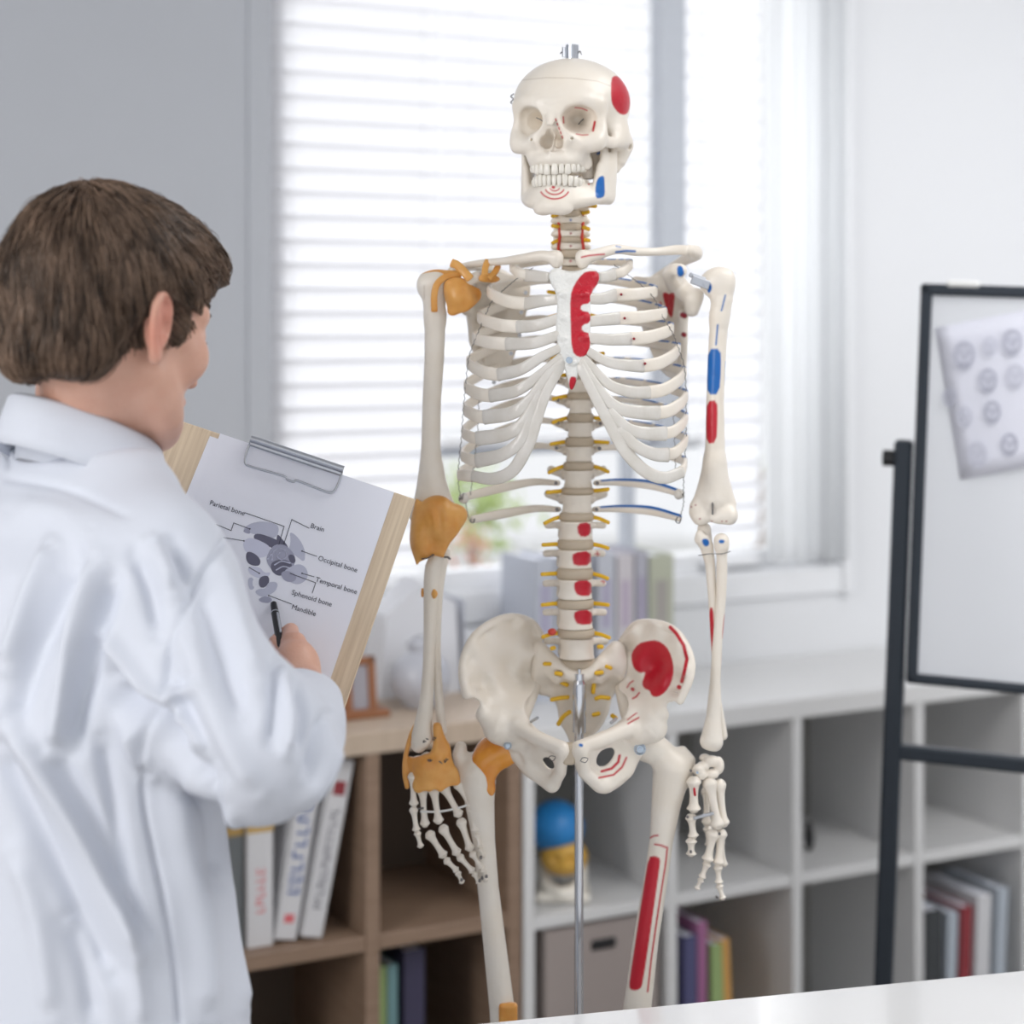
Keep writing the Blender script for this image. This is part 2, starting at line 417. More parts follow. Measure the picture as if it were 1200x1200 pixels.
# in this frame +y points away from the camera (outdoors)
def zpy(px, py, Y0=3.72): return wallpt(px, py, Y0)[2]
xl, xr = wx(318), wx(982); zs = 0.5*(zpy(318, 718)+zpy(982, 668)); zt = 2.55; H = 2.8
xL, xR = -2.6, 3.4
w = MB()
w.box((xL, 0, 0), (xl, .14, H), WM); struct(w.build('wall_back', M['wall'])); w = MB(); w.box((xr, 0, 0), (xR, .14, H), WM).box((xl, 0, 0), (xr, .14, zs), WM).box((xl, 0, zt), (xr, .14, H), WM)  # right of, under and over the window: brighter light put into the colour
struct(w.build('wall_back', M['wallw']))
cl_ = np.array(WM@Vector((xL, 0, 0))); cr_ = np.array(WM@Vector((xR, 0, 0)))
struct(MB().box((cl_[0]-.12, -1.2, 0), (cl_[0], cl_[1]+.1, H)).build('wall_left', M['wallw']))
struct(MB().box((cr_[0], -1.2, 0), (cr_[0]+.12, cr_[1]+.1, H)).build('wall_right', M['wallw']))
struct(MB().box((cl_[0]-.2, -1.2, -.1), (cr_[0]+.2, cr_[1]+.2, 0)).build('floor', M['floor']))
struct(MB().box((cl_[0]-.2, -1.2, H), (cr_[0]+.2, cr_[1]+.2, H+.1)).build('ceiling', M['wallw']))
# window
wf = thing('window_1', None, None, tuple(WM@Vector((0, .1, 0)))) if False else None
fr = MB()
fr.box((xl-.0, -.012, zs-.05), (xr+.03, .1, zs+.012), WM, .004)
win = struct(fr.build('window_1', M['trim']))
m_ = MB(); x0, x1 = wx(767), wx(796)
m_.box((x0, -.03, zpy(780, 526)), (x1, .02, zt), WM, .004)
m_.build('mullion', M['greyf'], win)
MB().box((wx(521), .03, zpy(660, 532)), (wx(830), .06, zpy(660, 521)), WM, .003).build('transom', M['greyf'], win)
MB().box((wx(744), .04, zs), (wx(757), .07, zpy(750, 528)), WM, .003).build('mullion', M['greyf'], win)
MB().box((xl+.0, .04, zs), (xl+.04, .08, zt), WM, .003).box((xr-.05, .04, zs), (xr, .08, zt), WM, .003).box((xl, .04, zs), (xr, .08, zs+.05), WM, .003).build('window_frame', M['trim'], win)
g = bpy.data.materials.new('window_glass'); g.use_nodes = True; nt = g.node_tree
t_ = nt.nodes.new('ShaderNodeBsdfTransparent'); gl = nt.nodes.new('ShaderNodeBsdfGlossy'); gl.inputs[1].default_value = 0.02
mx = nt.nodes.new('ShaderNodeMixShader'); mx.inputs[0].default_value = 0.06
nt.links.new(t_.outputs[0], mx.inputs[1]); nt.links.new(gl.outputs[0], mx.inputs[2]); nt.links.new(mx.outputs[0], nt.nodes['Material Output'].inputs[0])
MB().box((xl, .058, zs), (xr, .062, zt), WM).build('glass_pane', g, win)
MB().box((wx(520), -.05, zs-.11), (wx(655), .0, zs-.055), WM, .006).build('sill_ledge', M['trim'], win)
# blinds: three of them, each slat modelled inside its blind
def blind(px0, px1, zb, label, yo=0.0):
    a, b = wx(px0), wx(px1); t = thing('window_blind', label, 'blind', tuple(WM@Vector(((a+b)/2, yo, zb))), 'white slatted blinds in the back window')
    sl = MB(); pitch = 0.0455; tilt = math.radians(62); z = zt-.06; hw = .0275; n = 0
    while z > zb+.03:
        c = math.cos(tilt)*hw; s_ = math.sin(tilt)*hw
        V = []; F = []
        for i, u in enumerate((-1, -.5, 0, .5, 1)):
            yy = u*c+0.004*(1-u*u); zz = -u*s_+0.003*(1-u*u)
            for xx in (a, b):
                V.append(WM@Vector((xx, yo+yy, z+zz)))
        for i in range(4): F.append((2*i, 2*i+1, 2*i+3, 2*i+2))
        sl.add(V, F); z -= pitch; n += 1
    sl.build('slats', M['slat'], t)
    MB().box((a, yo-.025, zt-.04), (b, yo+.025, zt), WM, .003).build('headrail', M['trim'], t)
    MB().box((a, yo-.014, zb), (b, yo+.014, zb+.02), WM, .004).build('bottom_rail', M['trim'], t)
    c = MB()
    for f in (.12, .88):
        q = a+(b-a)*f; p0 = np.array(WM@Vector((q, yo-.02, zb))); p1 = np.array(WM@Vector((q, yo-.02, zt-.02))); c.cyl(p0, p1, .0012, n=6)
    c.build('ladder_cord', M['trim'], t)
    return t
blind(319, 519, zs+.02, 'fully lowered white slatted blind behind the clipboard and left arm bone', .02)
blind(521, 766, zpy(660, 521)-.0, 'white slatted blind behind the skull stopping at the grey crossbar', .02)
blind(797, 829, zpy(820, 521), 'narrow strip of white blind right of the grey window post', .02)
blind(831, 898, zs+.02, 'white slatted blind right of the upper arm bone reaching the sill', .02)
# sheer curtain panel at the right edge of the window
n = 90; a, b = wx(892), wx(981); V = []; F = []
for i in range(n):
    f = i/(n-1); x = a+(b-a)*f; y = -.035+.012*math.sin(f*31)+.008*math.sin(f*12+1)
    for z in (zs+.03, (zs+zt)/2, zt): V.append(WM@Vector((x, y, z)))
for i in range(n-1):
    for j in range(2): F.append((3*i+j, 3*i+3+j, 3*i+4+j, 3*i+1+j))
o = mk('curtain', [tuple(v) for v in V], F, M['curt']); sm = o.modifiers.new('t', 'SOLIDIFY'); sm.thickness = 0.001
tag(o, 'narrow sheer white curtain hanging at the right side of the window', 'curtain')
o = MB().box((wx(982), -.03, zs-.05), (wx(992), .0, zt+.05), WM, .004).build('trim_1', M['trim']); struct(o)
o = MB().box((wx(290), -.006, .0), (wx(318), .0, H), WM, .002).build('trim_2', M['wall']); struct(o)

# ---------------------------------------------------------------- shelving along the wall
YS = 3.30; SM = wM(YS); SD = 0.365    # front plane of the units and their depth
def sx(px): return wx(px, YS)
def sz(px, py): return zpy(px, py, YS)
def sxd(px, y): return wx(px, YS+y*WK)+y*SL      # the same for something standing y behind the front plane
def szd(px, py, y): return zpy(px, py, YS+y*WK)
ztop = sz(790, 836)
def unit(name, label, cols, rows, fm, bm, tm, group=None, th=.022, topth=.038, zt_=None, toplab=None):
    zt_ = ztop if zt_ is None else zt_
    a, b = cols[0], cols[-1]; t = thing(name, label, 'shelf', tuple(SM@Vector(((a+b)/2, SD/2, 0))), group)
    MB().box((a, 0, zt_-topth), (b, SD+.005, zt_), SM, .002).build('top_panel', tm, t)
    for i, c in enumerate(cols):
        x0 = c if i == 0 else (c-th if i == len(cols)-1 else c-th/2)
        MB().box((x0, 0.003, .0), (x0+th, SD, zt_-topth), SM, .0015).build('upright_panel', fm, t)
    for i in range(len(cols)-1):
        x0 = cols[i]+(th if i == 0 else th/2); x1 = cols[i+1]-(th if i == len(cols)-2 else th/2)
        for r in rows: MB().box((x0, .006, r-th), (x1, SD, r), SM, .0015).build('shelf_board', fm, t)
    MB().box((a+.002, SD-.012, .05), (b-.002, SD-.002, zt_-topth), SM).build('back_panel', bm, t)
    return t
row1 = sz(790, 1050)
cw = sx(936)-sx(790)
wc = [sx(615), sx(790-1), sx(936), sx(1079), sx(1079)+cw, sx(1079)+2*cw]
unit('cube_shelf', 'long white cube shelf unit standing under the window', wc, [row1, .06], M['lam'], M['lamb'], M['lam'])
bc = [sx(438)-(sx(610)-sx(438)), sx(438), sx(612)]
bc = [bc[0]-(sx(610)-sx(438)), *bc]
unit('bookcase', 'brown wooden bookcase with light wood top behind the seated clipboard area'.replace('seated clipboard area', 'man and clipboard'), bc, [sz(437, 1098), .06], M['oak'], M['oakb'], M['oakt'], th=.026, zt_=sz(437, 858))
ztb = sz(437, 858); rowb = sz(437, 1098)
# books -----------------------------------------------------------
def book(x, y, z, w, h, d, m, label, group=None, lean=0.0, title=None, band=None, txt=None):
    """one book: cover, page block and anything printed on its spine; x = left edge along the shelf"""
    Mx = SM@Matrix.Translation((x+(w if lean > 0 else 0), y, z))@Matrix.Rotation(lean, 4, 'Y')@Matrix.Translation((-w if lean > 0 else 0, 0, 0))
    t = thing('book', label, 'book', tuple(Mx@Vector((w/2, 0, 0))), group)
    MB().box((0, 0, 0), (.0025, d, h), Mx, .0008).box((w-.0025, 0, 0), (w, d, h), Mx, .0008).box((0, 0, 0), (w, .003, h), Mx, .001).build('cover', m, t)
    MB().box((.0026, .0031, .003), (w-.0026, d-.004, h-.003), Mx).build('pages', M['paperw'], t)
    if band:
        for (z0, z1, x0, x1, c) in band: MB().box((w*x0, -.0006, h*z0), (w*x1, .0001, h*z1), Mx).build('spine_band', c, t)
    if txt:
        for (s_, size, zc, xc, c) in txt:
            # the lettering is out of focus and unreadable in the photograph: plain strokes of its size and colour
            mb = MB(); n = s_; zz = h*zc-n*size*.36; rr = np.random.default_rng(n)
            for i in range(n):
                a = size*rr.uniform(.30, .42); z0 = zz+i*size*.72
                mb.box((w*xc-a, -.0008, z0), (w*xc+a, 0, z0+size*.14), Mx)
                if rr.random() > .35: mb.box((w*xc-a, -.0008, z0+size*.36), (w*xc+a*rr.uniform(-.2, 1), 0, z0+size*.48), Mx)
                k = rr.choice([-1, 1]); mb.box((w*xc+k*a-size*.06, -.0008, z0), (w*xc+k*a+size*.06, 0, z0+size*.48), Mx)
            mb.build('spine_title', c, t)
    return t
def text(name, s_, Mx, size, mat_, parent, al='CENTER', ext=0.0001):
    cu = bpy.data.curves.new(name, 'FONT'); cu.body = s_; cu.size = size; cu.align_x = al; cu.align_y = 'CENTER'; cu.extrude = ext; cu.resolution_u = 3
    o = bpy.data.objects.new(name, cu); SC.collection.objects.link(o); dg = bpy.context.evaluated_depsgraph_get()
    me = bpy.data.meshes.new_from_object(o.evaluated_get(dg)); bpy.data.objects.remove(o)
    me.transform(Mx); me.materials.clear(); me.materials.append(mat_); me.name = name
    return link(bpy.data.objects.new(name, me), parent)
c_w = flat('cover_white', (.66, .66, .68)); c_g = flat('cover_grey', (.20, .22, .23)); c_y = flat('band_ochre', (.55, .36, .12)); c_bl = flat('ink_blue', (.07, .13, .36))
c_dk = flat('ink_dark', (.12, .12, .16)); c_rd = flat('ink_red', (.70, .16, .18)); c_gr = flat('cover_green', (.12, .26, .13)); c_tl = flat('cover_teal', (.20, .36, .38))
c_pu = flat('cover_dark_purple', (.05, .045, .09)); c_pk = flat('cover_mauve', (.36, .14, .28)); c_lg = flat('cover_leaf_green', (.32, .44, .18)); c_or = flat('cover_orange', (.66, .36, .10))
c_in = flat('cover_indigo', (.09, .09, .20)); c_re = flat('cover_red', (.28, .04, .05)); c_lt = flat('cover_light_blue', (.45, .50, .56)); c_bk = flat('cover_charcoal', (.05, .055, .06))
g1 = 'books on the middle shelf of the brown bookcase'
zb_ = rowb
def bw(p0, p1): return sx(p1)-sx(p0)
book(sx(268), .05, zb_, bw(268, 298), .27, .2, c_g, 'grey book with an ochre band standing left of the white ones', g1, band=[(.70, .76, 0, 1, c_y)])
book(sx(299), .04, zb_, bw(299, 330), .275, .2, c_w, 'upright white book with an ochre band on its spine', g1, band=[(.70, .77, 0, 1, c_y)], txt=[(6, .018, .35, .5, c_rd)])
book(sx(331), .04, zb_+.002, bw(331, 357), .285, .2, c_w, 'leaning white book with large blue lettering on the spine', g1, lean=.17, txt=[(8, .028, .55, .5, c_bl)], band=[(.1, .15, .3, .75, c_rd)])
book(sx(361), .03, zb_+.002, bw(361, 385), .30, .2, c_w, 'leaning white book with small dark lettering, rightmost beside the bookcase divider', g1, lean=.20, txt=[(15, .016, .45, .5, c_dk)], band=[(.80, .88, .2, .8, c_re)])
g2 = 'books on the bottom shelf of the brown bookcase'
for (p0, p1, hh, mm, ll) in ((446, 456, .20, c_gr, 'dark green book on the bottom shelf nearest the divider'), (457, 467, .20, c_lg, 'leaf green book on the bottom shelf'), (468, 480, .20, c_tl, 'teal book on the bottom shelf between green and purple'), (487, 512, .235, c_pu, 'tall dark purple book with red marks on its spine')):
    book(sx(p0), .05, .06, bw(p0, p1), sz(480, 1140 if mm is not c_pu else 1127)-.06, .17, mm, ll, g2, band=[(.55, .62, .25, .75, c_rd)] if mm is c_pu else None)
g3 = 'books in the lower cells of the white shelf'
for (p0, p1, tp, mm, ll, le) in ((797, 812, 1100, c_in, 'indigo book leaning in the white shelf, leftmost of its row', 0), (813, 824, 1086, c_pk, 'mauve book standing tallest in the white shelf cell', 0), (829, 844, 1115, c_lg, 'lime green book in the white shelf', -.0), (848, 858, 1112, c_or, 'orange book right of the lime green one', -.05)):
    book(sx(p0+9), .012, .0605, bw(p0, p1), sz(810, tp)-.06, .17, mm, ll, g3, lean=le)
for (p0, p1, tp, mm, ll, le) in ((1082, 1101, 1066, c_bk, 'charcoal book behind the whiteboard stand', 0), (1103, 1115, 1074, c_lt, 'pale blue book between the charcoal and red ones', .04), (1119, 1132, 1070, c_re, 'dark red book near the right edge of the shelf', .04), (1137, 1154, 1060, c_w, 'white book right of the dark red one', .04), (1160, 1172, 1056, c_lt, 'light grey blue book, rightmost on the white shelf', .05)):
    book(sx(p0+8), .012, .0605, bw(p0, p1), sz(1110, tp)-.06, .17, mm, ll, g3, lean=le)
# storage box ------------------------------------------------------
x0, x1 = sx(643), sx(776); zt2 = row1-.03
bx_ = thing('storage_box', 'taupe fabric storage box with a black slot handle in the white shelf', 'storage box', tuple(SM@Vector(((x0+x1)/2, .15, .06))))
m_ = mat('taupe_fabric', (.36, .31, .29), .8, bump=.3, bscale=500)
mb = MB(); mb.box((x0, .012, .061), (x1, .022, zt2), SM, .003).box((x0, .02, .061), (x0+.008, .33, zt2), SM).box((x1-.008, .02, .061), (x1, .33, zt2), SM).box((x0, .32, .061), (x1, .33, zt2), SM).box((x0, .02, .061), (x1, .33, .07), SM)
mb.build('box_body', m_, bx_)
hz_ = sz(711, 1108); hx = sx(711); MB().box((hx-.026, .008, hz_-.0095), (hx+.026, .014, hz_+.0095), SM, .004).build('handle', M['black'], bx_)
# coloured skull model in the first cell ---------------------------
c0 = np.array(SM@Vector((sxd(659, .10), .10, row1+.002))); sk = thing('skull_model', 'small skull model with blue and orange painted bones on the white shelf', 'skull model', tuple(c0))
def blob(name, prims, h, m, parent=None, it=1, paintf=None, lo=None, hi=None, keep=None):
    v = Vol(lo, hi, h); prims(v); V, F = v.mesh(); V = relax(V, F, it)
    return mk(name, V, F, m, parent, col=None if paintf is None else paintf(V, vnorm(V, F)))
lo, hi = c0-(.1, .1, -.001), c0+(.1, .1, .2)
blob('cranium', lambda v: v.ell(c0+(-.012, 0, .125), (.052, .062, .048)), .004, flat('paint_blue', (.02, .22, .56), .4), sk, lo=lo, hi=hi)
blob('temple', lambda v: (v.ell(c0+(0.002, -.03, .078), (.044, .038, .034)), v.ell(c0+(-.014, -.068, .082), (.010, .012, .010), .004, op='s'), v.ell(c0+(.014, -.068, .082), (.010, .012, .010), .004, op='s')), .003, flat('paint_orange', (.62, .36, .06), .4), sk, lo=lo, hi=hi)
blob('jaw', lambda v: (v.tube([c0+(-.035, 0, .05), c0+(-.028, -.035, .025), c0+(0, -.055, .018), c0+(.028, -.035, .025), c0+(.035, 0, .05)], .012, res=4), v.box(c0+(.0, -.01, .009), (.05, .05, .008), .004)), .003, M['tooth'], sk, lo=lo, hi=hi)
# on top of the bookcase -------------------------------------------
def pt(px, py, yb):  # point on the furniture top
    return SM@Vector((sx(px), yb, ztb))
c0 = np.array(SM@Vector((sxd(424, .13), .13, ztb)))
pf = thing('photo_frame', 'small brown wooden photo frame standing on the bookcase', 'photo frame', tuple(c0))
x0, x1 = sxd(404, .12), sxd(441, .12); wd_ = mat('frame_wood', (.30, .12, .05), .4); FM = SM@Matrix.Translation((0, .12, ztb))@Matrix.Rotation(-.12, 4, 'X'); h_ = .105
MB().box((x0, -.008, 0), (x0+.014, .008, h_), FM, .002).box((x1-.014, -.008, 0), (x1, .008, h_), FM, .002).box((x0, -.008, 0), (x1, .008, .014), FM, .002).box((x0, -.008, h_-.014), (x1, .008, h_), FM, .002).build('frame', wd_, pf)
MB().box((x0+.013, -.002, .013), (x1-.013, .004, h_-.013), FM).build('photograph', flat('photo_grey', (.35, .34, .38)), pf)
MB().box((x0-.03, -.02+.12, ztb), (x1+.02, .05+.12, ztb+.012), SM, .003).build('frame_base', wd_, pf)
c0 = np.array(SM@Vector((sxd(493, .15), .15, ztb)))
V, F, _, _ = sweep([c0+(0, 0, z+.001) for z in (0, .01, .03, .055, .08, .095, .102, .112)], [.028, .036, .05, .055, .047, .03, .022, .026], n=40, res=3, up=(1, 0, 0))
tag(mk('vase', V, F, flat('vase_glaze', (.50, .51, .56), .3)), 'round pale grey vase behind the forearm bones on the bookcase', 'vase')
# white peaked case behind
yb = .24; x0, x1 = sxd(446, yb), sxd(540, yb); zc = szd(495, 688, yb); mb = MB()
pr = [(x0, ztb), (x1, ztb), (x1-.01, zc-.035), (x0+(x1-x0)*.52, zc+.01), (x0+.012, zc-.05)]
V = [SM@Vector((a, y, z)) for y in (yb, yb+.09) for a, z in pr]
mb.add([tuple(v) for v in V], [(0, 1, 2, 3, 4), (9, 8, 7, 6, 5)]+[(i, i+5, (i+1) % 5+5, (i+1) % 5) for i in range(5)])
tag(mb.build('storage_case', flat('case_white', (.70, .71, .75), .5)), 'white peaked storage case behind the vase on the bookcase', 'case')
x0, x1 = sxd(545, .23), min(sxd(604, .23), sx(612)); MB_ = MB().box((x0, .23, ztb), (x1, .34, szd(580, 700, .23)), SM, .006)
tag(MB_.build('archive_box', flat('box_white', (.62, .64, .70), .6)), 'plain bluish white archive box behind the left hip bone', 'box')
# binders on the white unit
g4 = 'binders standing on the white shelf behind the spine'
for (p0, p1, tp, c, ll) in ((627, 652, 655, (.50, .53, .60), 'pale blue grey binder left of the lower spine'), (653, 694, 652, (.56, .58, .64), 'wide light binder directly behind the lower spine'), (700, 722, 648, (.52, .54, .60), 'light grey binder right of the lower spine'), (723, 744, 650, (.60, .57, .60), 'off white binder with pink marks on its spine'), (745, 760, 646, (.44, .44, .50), 'narrow grey binder between two pale ones'), (761, 790, 650, (.46, .48, .38), 'olive grey binder, rightmost of the row')):
    a, b = sxd(p0, .2), sxd(p1, .2)-.002; t = thing('binder', ll, 'binder', tuple(SM@Vector(((a+b)/2, .2, ztop))), g4); mm = flat('binder_cover', c, .6)
    zt3 = szd((p0+p1)/2, tp, .2); MB().box((a, .2, ztop), (b, .204, zt3), SM, .001).box((a, .2, ztop), (a+.002, .34, zt3), SM).box((b-.002, .2, ztop), (b, .34, zt3), SM).build('binder_cover', mm, t)
    MB().box((a+.0022, .2045, ztop+.004), (b-.0022, .335, zt3-.006), SM).build('sheets', M['paperw'], t)
    MB().box((a+(b-a)*.25, .1994, ztop+.13), (b-(b-a)*.25, .2001, zt3-.05), SM).build('spine_label', flat('label_tint', (c[0]*.8, c[1]*.72, c[2]*.85)), t)
oc = np.array(SM@Vector((sxd(948, .12), .12, row1+.001))); o = blob('ornament', lambda v: (v.ell(oc+(0, 0, .026), (.011, .011, .026)), v.ell(oc+(0, 0, .052), (.007, .007, .008), .004)), .002, M['black'], lo=oc-(.03, .03, .0), hi=oc+(.03, .03, .08))
tag(o, 'tiny dark ornament in the middle cell of the white shelf', 'ornament')
# plants outside the window
rng = np.random.default_rng(3)
def shrub(px, py, r, c, lab, n=160, D=5.4):
    c0 = P(px, py, D); mb = MB(); base = np.array((c0[0], c0[1], 0.0))
    for i in range(n):
        p = c0+rng.normal(0, 1, 3)*np.array((r, r, r*1.2))*.55; d = rng.normal(0, 1, 3); d /= np.linalg.norm(d); e = np.cross(d, rng.normal(0, 1, 3)); e /= np.linalg.norm(e); L = r*.28
        mb.add([p-d*L, p+e*L*.4, p+d*L, p-e*L*.4, p+np.cross(d, e)*L*.15], [(0, 1, 4), (1, 2, 4), (2, 3, 4), (3, 0, 4)])
    t = thing('shrub', lab, 'plant', tuple(base)); o = mb.build('leaves', mat('leaf', c, .6, trans=.4), t); o['kind'] = 'stuff'
    MB().cyl(base, c0, .02, .01, 8).build('stem', M['oak'], t)
shrub(556, 598, .11, (.45, .55, .22), 'light green shrub outside the window behind the lowest ribs')
shrub(552, 640, .05, (.75, .38, .25), 'terracotta coloured plant below the green shrub outside', 60, 5.2)
shrub(889, 548, .022, (.45, .55, .08), 'single lime leaf cluster outside the window right of the arm', 14, 4.9)
struct(MB().box((-6, 4.2, -.3), (8, 14, -.12)).build('ground', flat('pale_paving', (.7, .7, .68))))

# ---------------------------------------------------------------- white table in front
za = .75; A = P(525, 370+FP*.8/2.10, 2.10); B_ = P(1330, 1124, FP*.8/(1124-370)); 
dv = (B_-A)/np.linalg.norm(B_-A); nv = np.array((dv[1], -dv[0], 0)); L_ = np.linalg.norm((B_-A)[:2]); TM = Matrix.Identity(4)
for i in range(3): TM[i][0] = dv[i]; TM[i][1] = -nv[i]
TM.translation = Vector(A)
t = thing('desk', 'white desk edge in the front right corner of the photo', 'desk', (float((A+B_)[0]/2), float((A+B_)[1]/2-.3), 0))
MB().box((0, -.6, -.028), (L_, 0, 0), TM, .003).build('desktop', M['tablew'], t)
for x in (.03, L_-.07):
    for y in (-.57, -.07): MB().box((x, y, -.7499), (x+.04, y+.04, -.028), TM, .003).build('leg', M['steel'], t)

# ---------------------------------------------------------------- whiteboard on its stand
D0 = 2.95; k = -.33; rl = math.radians(2.15)
def wbM():
    o0 = P(1052, HZ+FP*(CAMH-.05)/D0, D0); ux = np.array((1, k, 0)); ux /= np.linalg.norm(ux); fr_ = np.array((-k, 1, 0))*-1; 
    m = Matrix.Identity(4); ny = np.array((-ux[1], ux[0], 0))
    for i in range(3): m[i][0] = ux[i]; m[i][1] = ny[i]; m[i][2] = (0, 0, 1)[i]
    return m, ux, ny
m0, ux, ny = wbM(); org = P(1036, HZ, D0); org[2] = 0.0
m0.translation = Vector(org); BMx = m0@Matrix.Rotation(rl, 4, 'Y')     # local x right, y away, z up
BI = BMx.inverted()
def wb(px, py, y=0.0):     # picture point on the plane local y
    o = Vector((0, 0, CAMH)); d = Vector(P(px, py, 1.0))-o; lo_ = BI@o; ld = BI.to_3x3()@d; s_ = (y-lo_.y)/ld.y; q = lo_+ld*s_; return q.x, q.z
ww = 1.05
wbt = thing('whiteboard', 'whiteboard in a dark navy frame on a stand at the right', 'whiteboard', tuple(org))
px_, pz0 = wb(1058, 516); _, pzt = wb(1075, 332); _, pzb = wb(1070, 800); bx0, _ = wb(1071, 560); xm = bx0+ww
MB().box((bx0, -.012, pzb), (bx0+.018, .016, pzt), BMx, .004).box((xm-.018, -.012, pzb), (xm, .016, pzt), BMx, .004).box((bx0, -.012, pzt-.018), (xm, .016, pzt), BMx, .004).box((bx0, -.012, pzb), (xm, .016, pzb+.016), BMx, .004).build('board_frame', M['navy'], wbt)
MB().box((bx0+.017, -.004, pzb+.015), (xm-.017, .008, pzt-.017), BMx).build('board_panel', M['board'], wbt)
for xx in (bx0-.032, xm+.004):
    p = MB().box((xx, -.008, .06), (xx+.028, .026, pz0), BMx, .004).build('upright_post', M['navy'], wbt)
    MB().cyl(np.array(BMx@Vector((xx-.018, .008, pz0-.03))), np.array(BMx@Vector((xx+.0, .008, pz0-.03))), .013, n=14).build('clamp_knob', M['black'], wbt)
    f = MB().box((xx-.002, -.26, .05), (xx+.03, .28, .08), BMx, .005).build('foot_bar', M['navy'], wbt)
    for yy in (-.24, .26):
        c = np.array(BMx@Vector((xx+.014, yy, .03))); MB().cyl(c-(.012, 0, 0), c+(.012, 0, 0), .028, n=18).build('castor', M['black'], wbt)
cz = wb(1120, 889)[1]; MB().box((bx0-.01, -.004, cz-.012), (xm+.01, .02, cz+.012), BMx, .004).build('crossbar', M['navy'], wbt)
MB().box((bx0+.04, -.015, pzt-.004), (bx0+.09, .012, pzt+.006), BMx, .003).build('board_clip', M['whiterod'], wbt)
# sheet of skull drawings held on the board
q = [wb(*a, -.006) for a in ((1096, 384), (1260, 352), (1290, 530), (1126, 562))]
nx_, nz_ = 10, 10; V = []; F = []
for i in range(nx_):
    for j in range(nz_):
        u, v = i/(nx_-1), j/(nz_-1); a = (1-u)*(1-v); p = [a*q[0][m]+u*(1-v)*q[1][m]+u*v*q[2][m]+(1-u)*v*q[3][m] for m in (0, 1)]
        V.append(BMx@Vector((p[0], -.0055-.004*v*math.sin(u*3), p[1])))
for i in range(nx_-1):
    for j in range(nz_-1): F.append((i*nz_+j, i*nz_+j+1, (i+1)*nz_+j+1, (i+1)*nz_+j))
pw = mk('drawing_sheet', [tuple(v) for v in V], F, M['papert']); tag(pw, 'tilted white sheet of small grey skull drawings on the whiteboard', 'paper')
ms = pw.modifiers.new('t', 'SOLIDIFY'); ms.thickness = .0006
gk = [flat('sketch_grey', (.50, .51, .60)), flat('sketch_light', (.62, .63, .72))]
for n_, (a, b, s_) in enumerate(((1130, 415, 15), (1160, 405, 10), (1186, 400, 14), (1158, 445, 13), (1112, 465, 9), (1130, 488, 11), (1163, 482, 12), (1145, 532, 14), (1183, 520, 12), (1190, 440, 13))):
    x, z = wb(a, b, -.011); r = s_*.00125; V = []; F = []; N = 16
    ring = [(r*math.cos(t)*.85, r*math.sin(t)*(1.1 if math.sin(t) > 0 else 1.3)) for t in np.linspace(0, 2*math.pi, N, endpoint=False)]
    for f in (1.0, .72):
        for (u, v) in ring: V.append(tuple(BMx@Vector((x+u*f, -.0105, z+v*f))))
    F = [(i, (i+1) % N, N+(i+1) % N, N+i) for i in range(N)]
    for (ex, ez) in ((-.32, .15), (.32, .15), (0, -.22), (-.2, -.85), (.2, -.85)):
        b0 = len(V); V += [tuple(BMx@Vector((x+r*ex+.2*r*math.cos(t), -.0105, z+r*ez+.2*r*math.sin(t)))) for t in np.linspace(0, 2*math.pi, 8, endpoint=False)]; F.append(tuple(range(b0, b0+8)))
    mk('skull_drawing', V, F, gk[n_ % 2 if n_ not in (0, 3) else 0], pw)
# ================================================================ anatomical skeleton
SK = thing('anatomical_skeleton', 'full size teaching skeleton with red and blue painted muscle areas on a chrome pole', 'skeleton', tuple(S(678, 1100, .03)*np.array((1, 1, 0))))
def vol(name, lo, hi, h, prims, m=None, parent=SK, marks=None, it=1, f=0.5):
    v = Vol(np.minimum(lo, hi), np.maximum(lo, hi), h); prims(v); V, F = v.mesh(); V = relax(V, F, it, f)
    if marks is not None: return mk(name, V, F, M['bonep'] if m is None else m, parent, col=paint(V, vnorm(V, F), marks))
    return mk(name, V, F, M['bone'] if m is None else m, parent)
def bb(x0, x1, y0, y1, d0, d1, pad=.004):
    c = np.array([S(x, y, d) for x in (x0, x1) for y in (y0, y1) for d in (d0, d1)]); return c.min(0)-pad, c.max(0)+pad
def tb(pts):   # list of (px,py,d)
    return [S(*p) for p in pts]
mm = .001
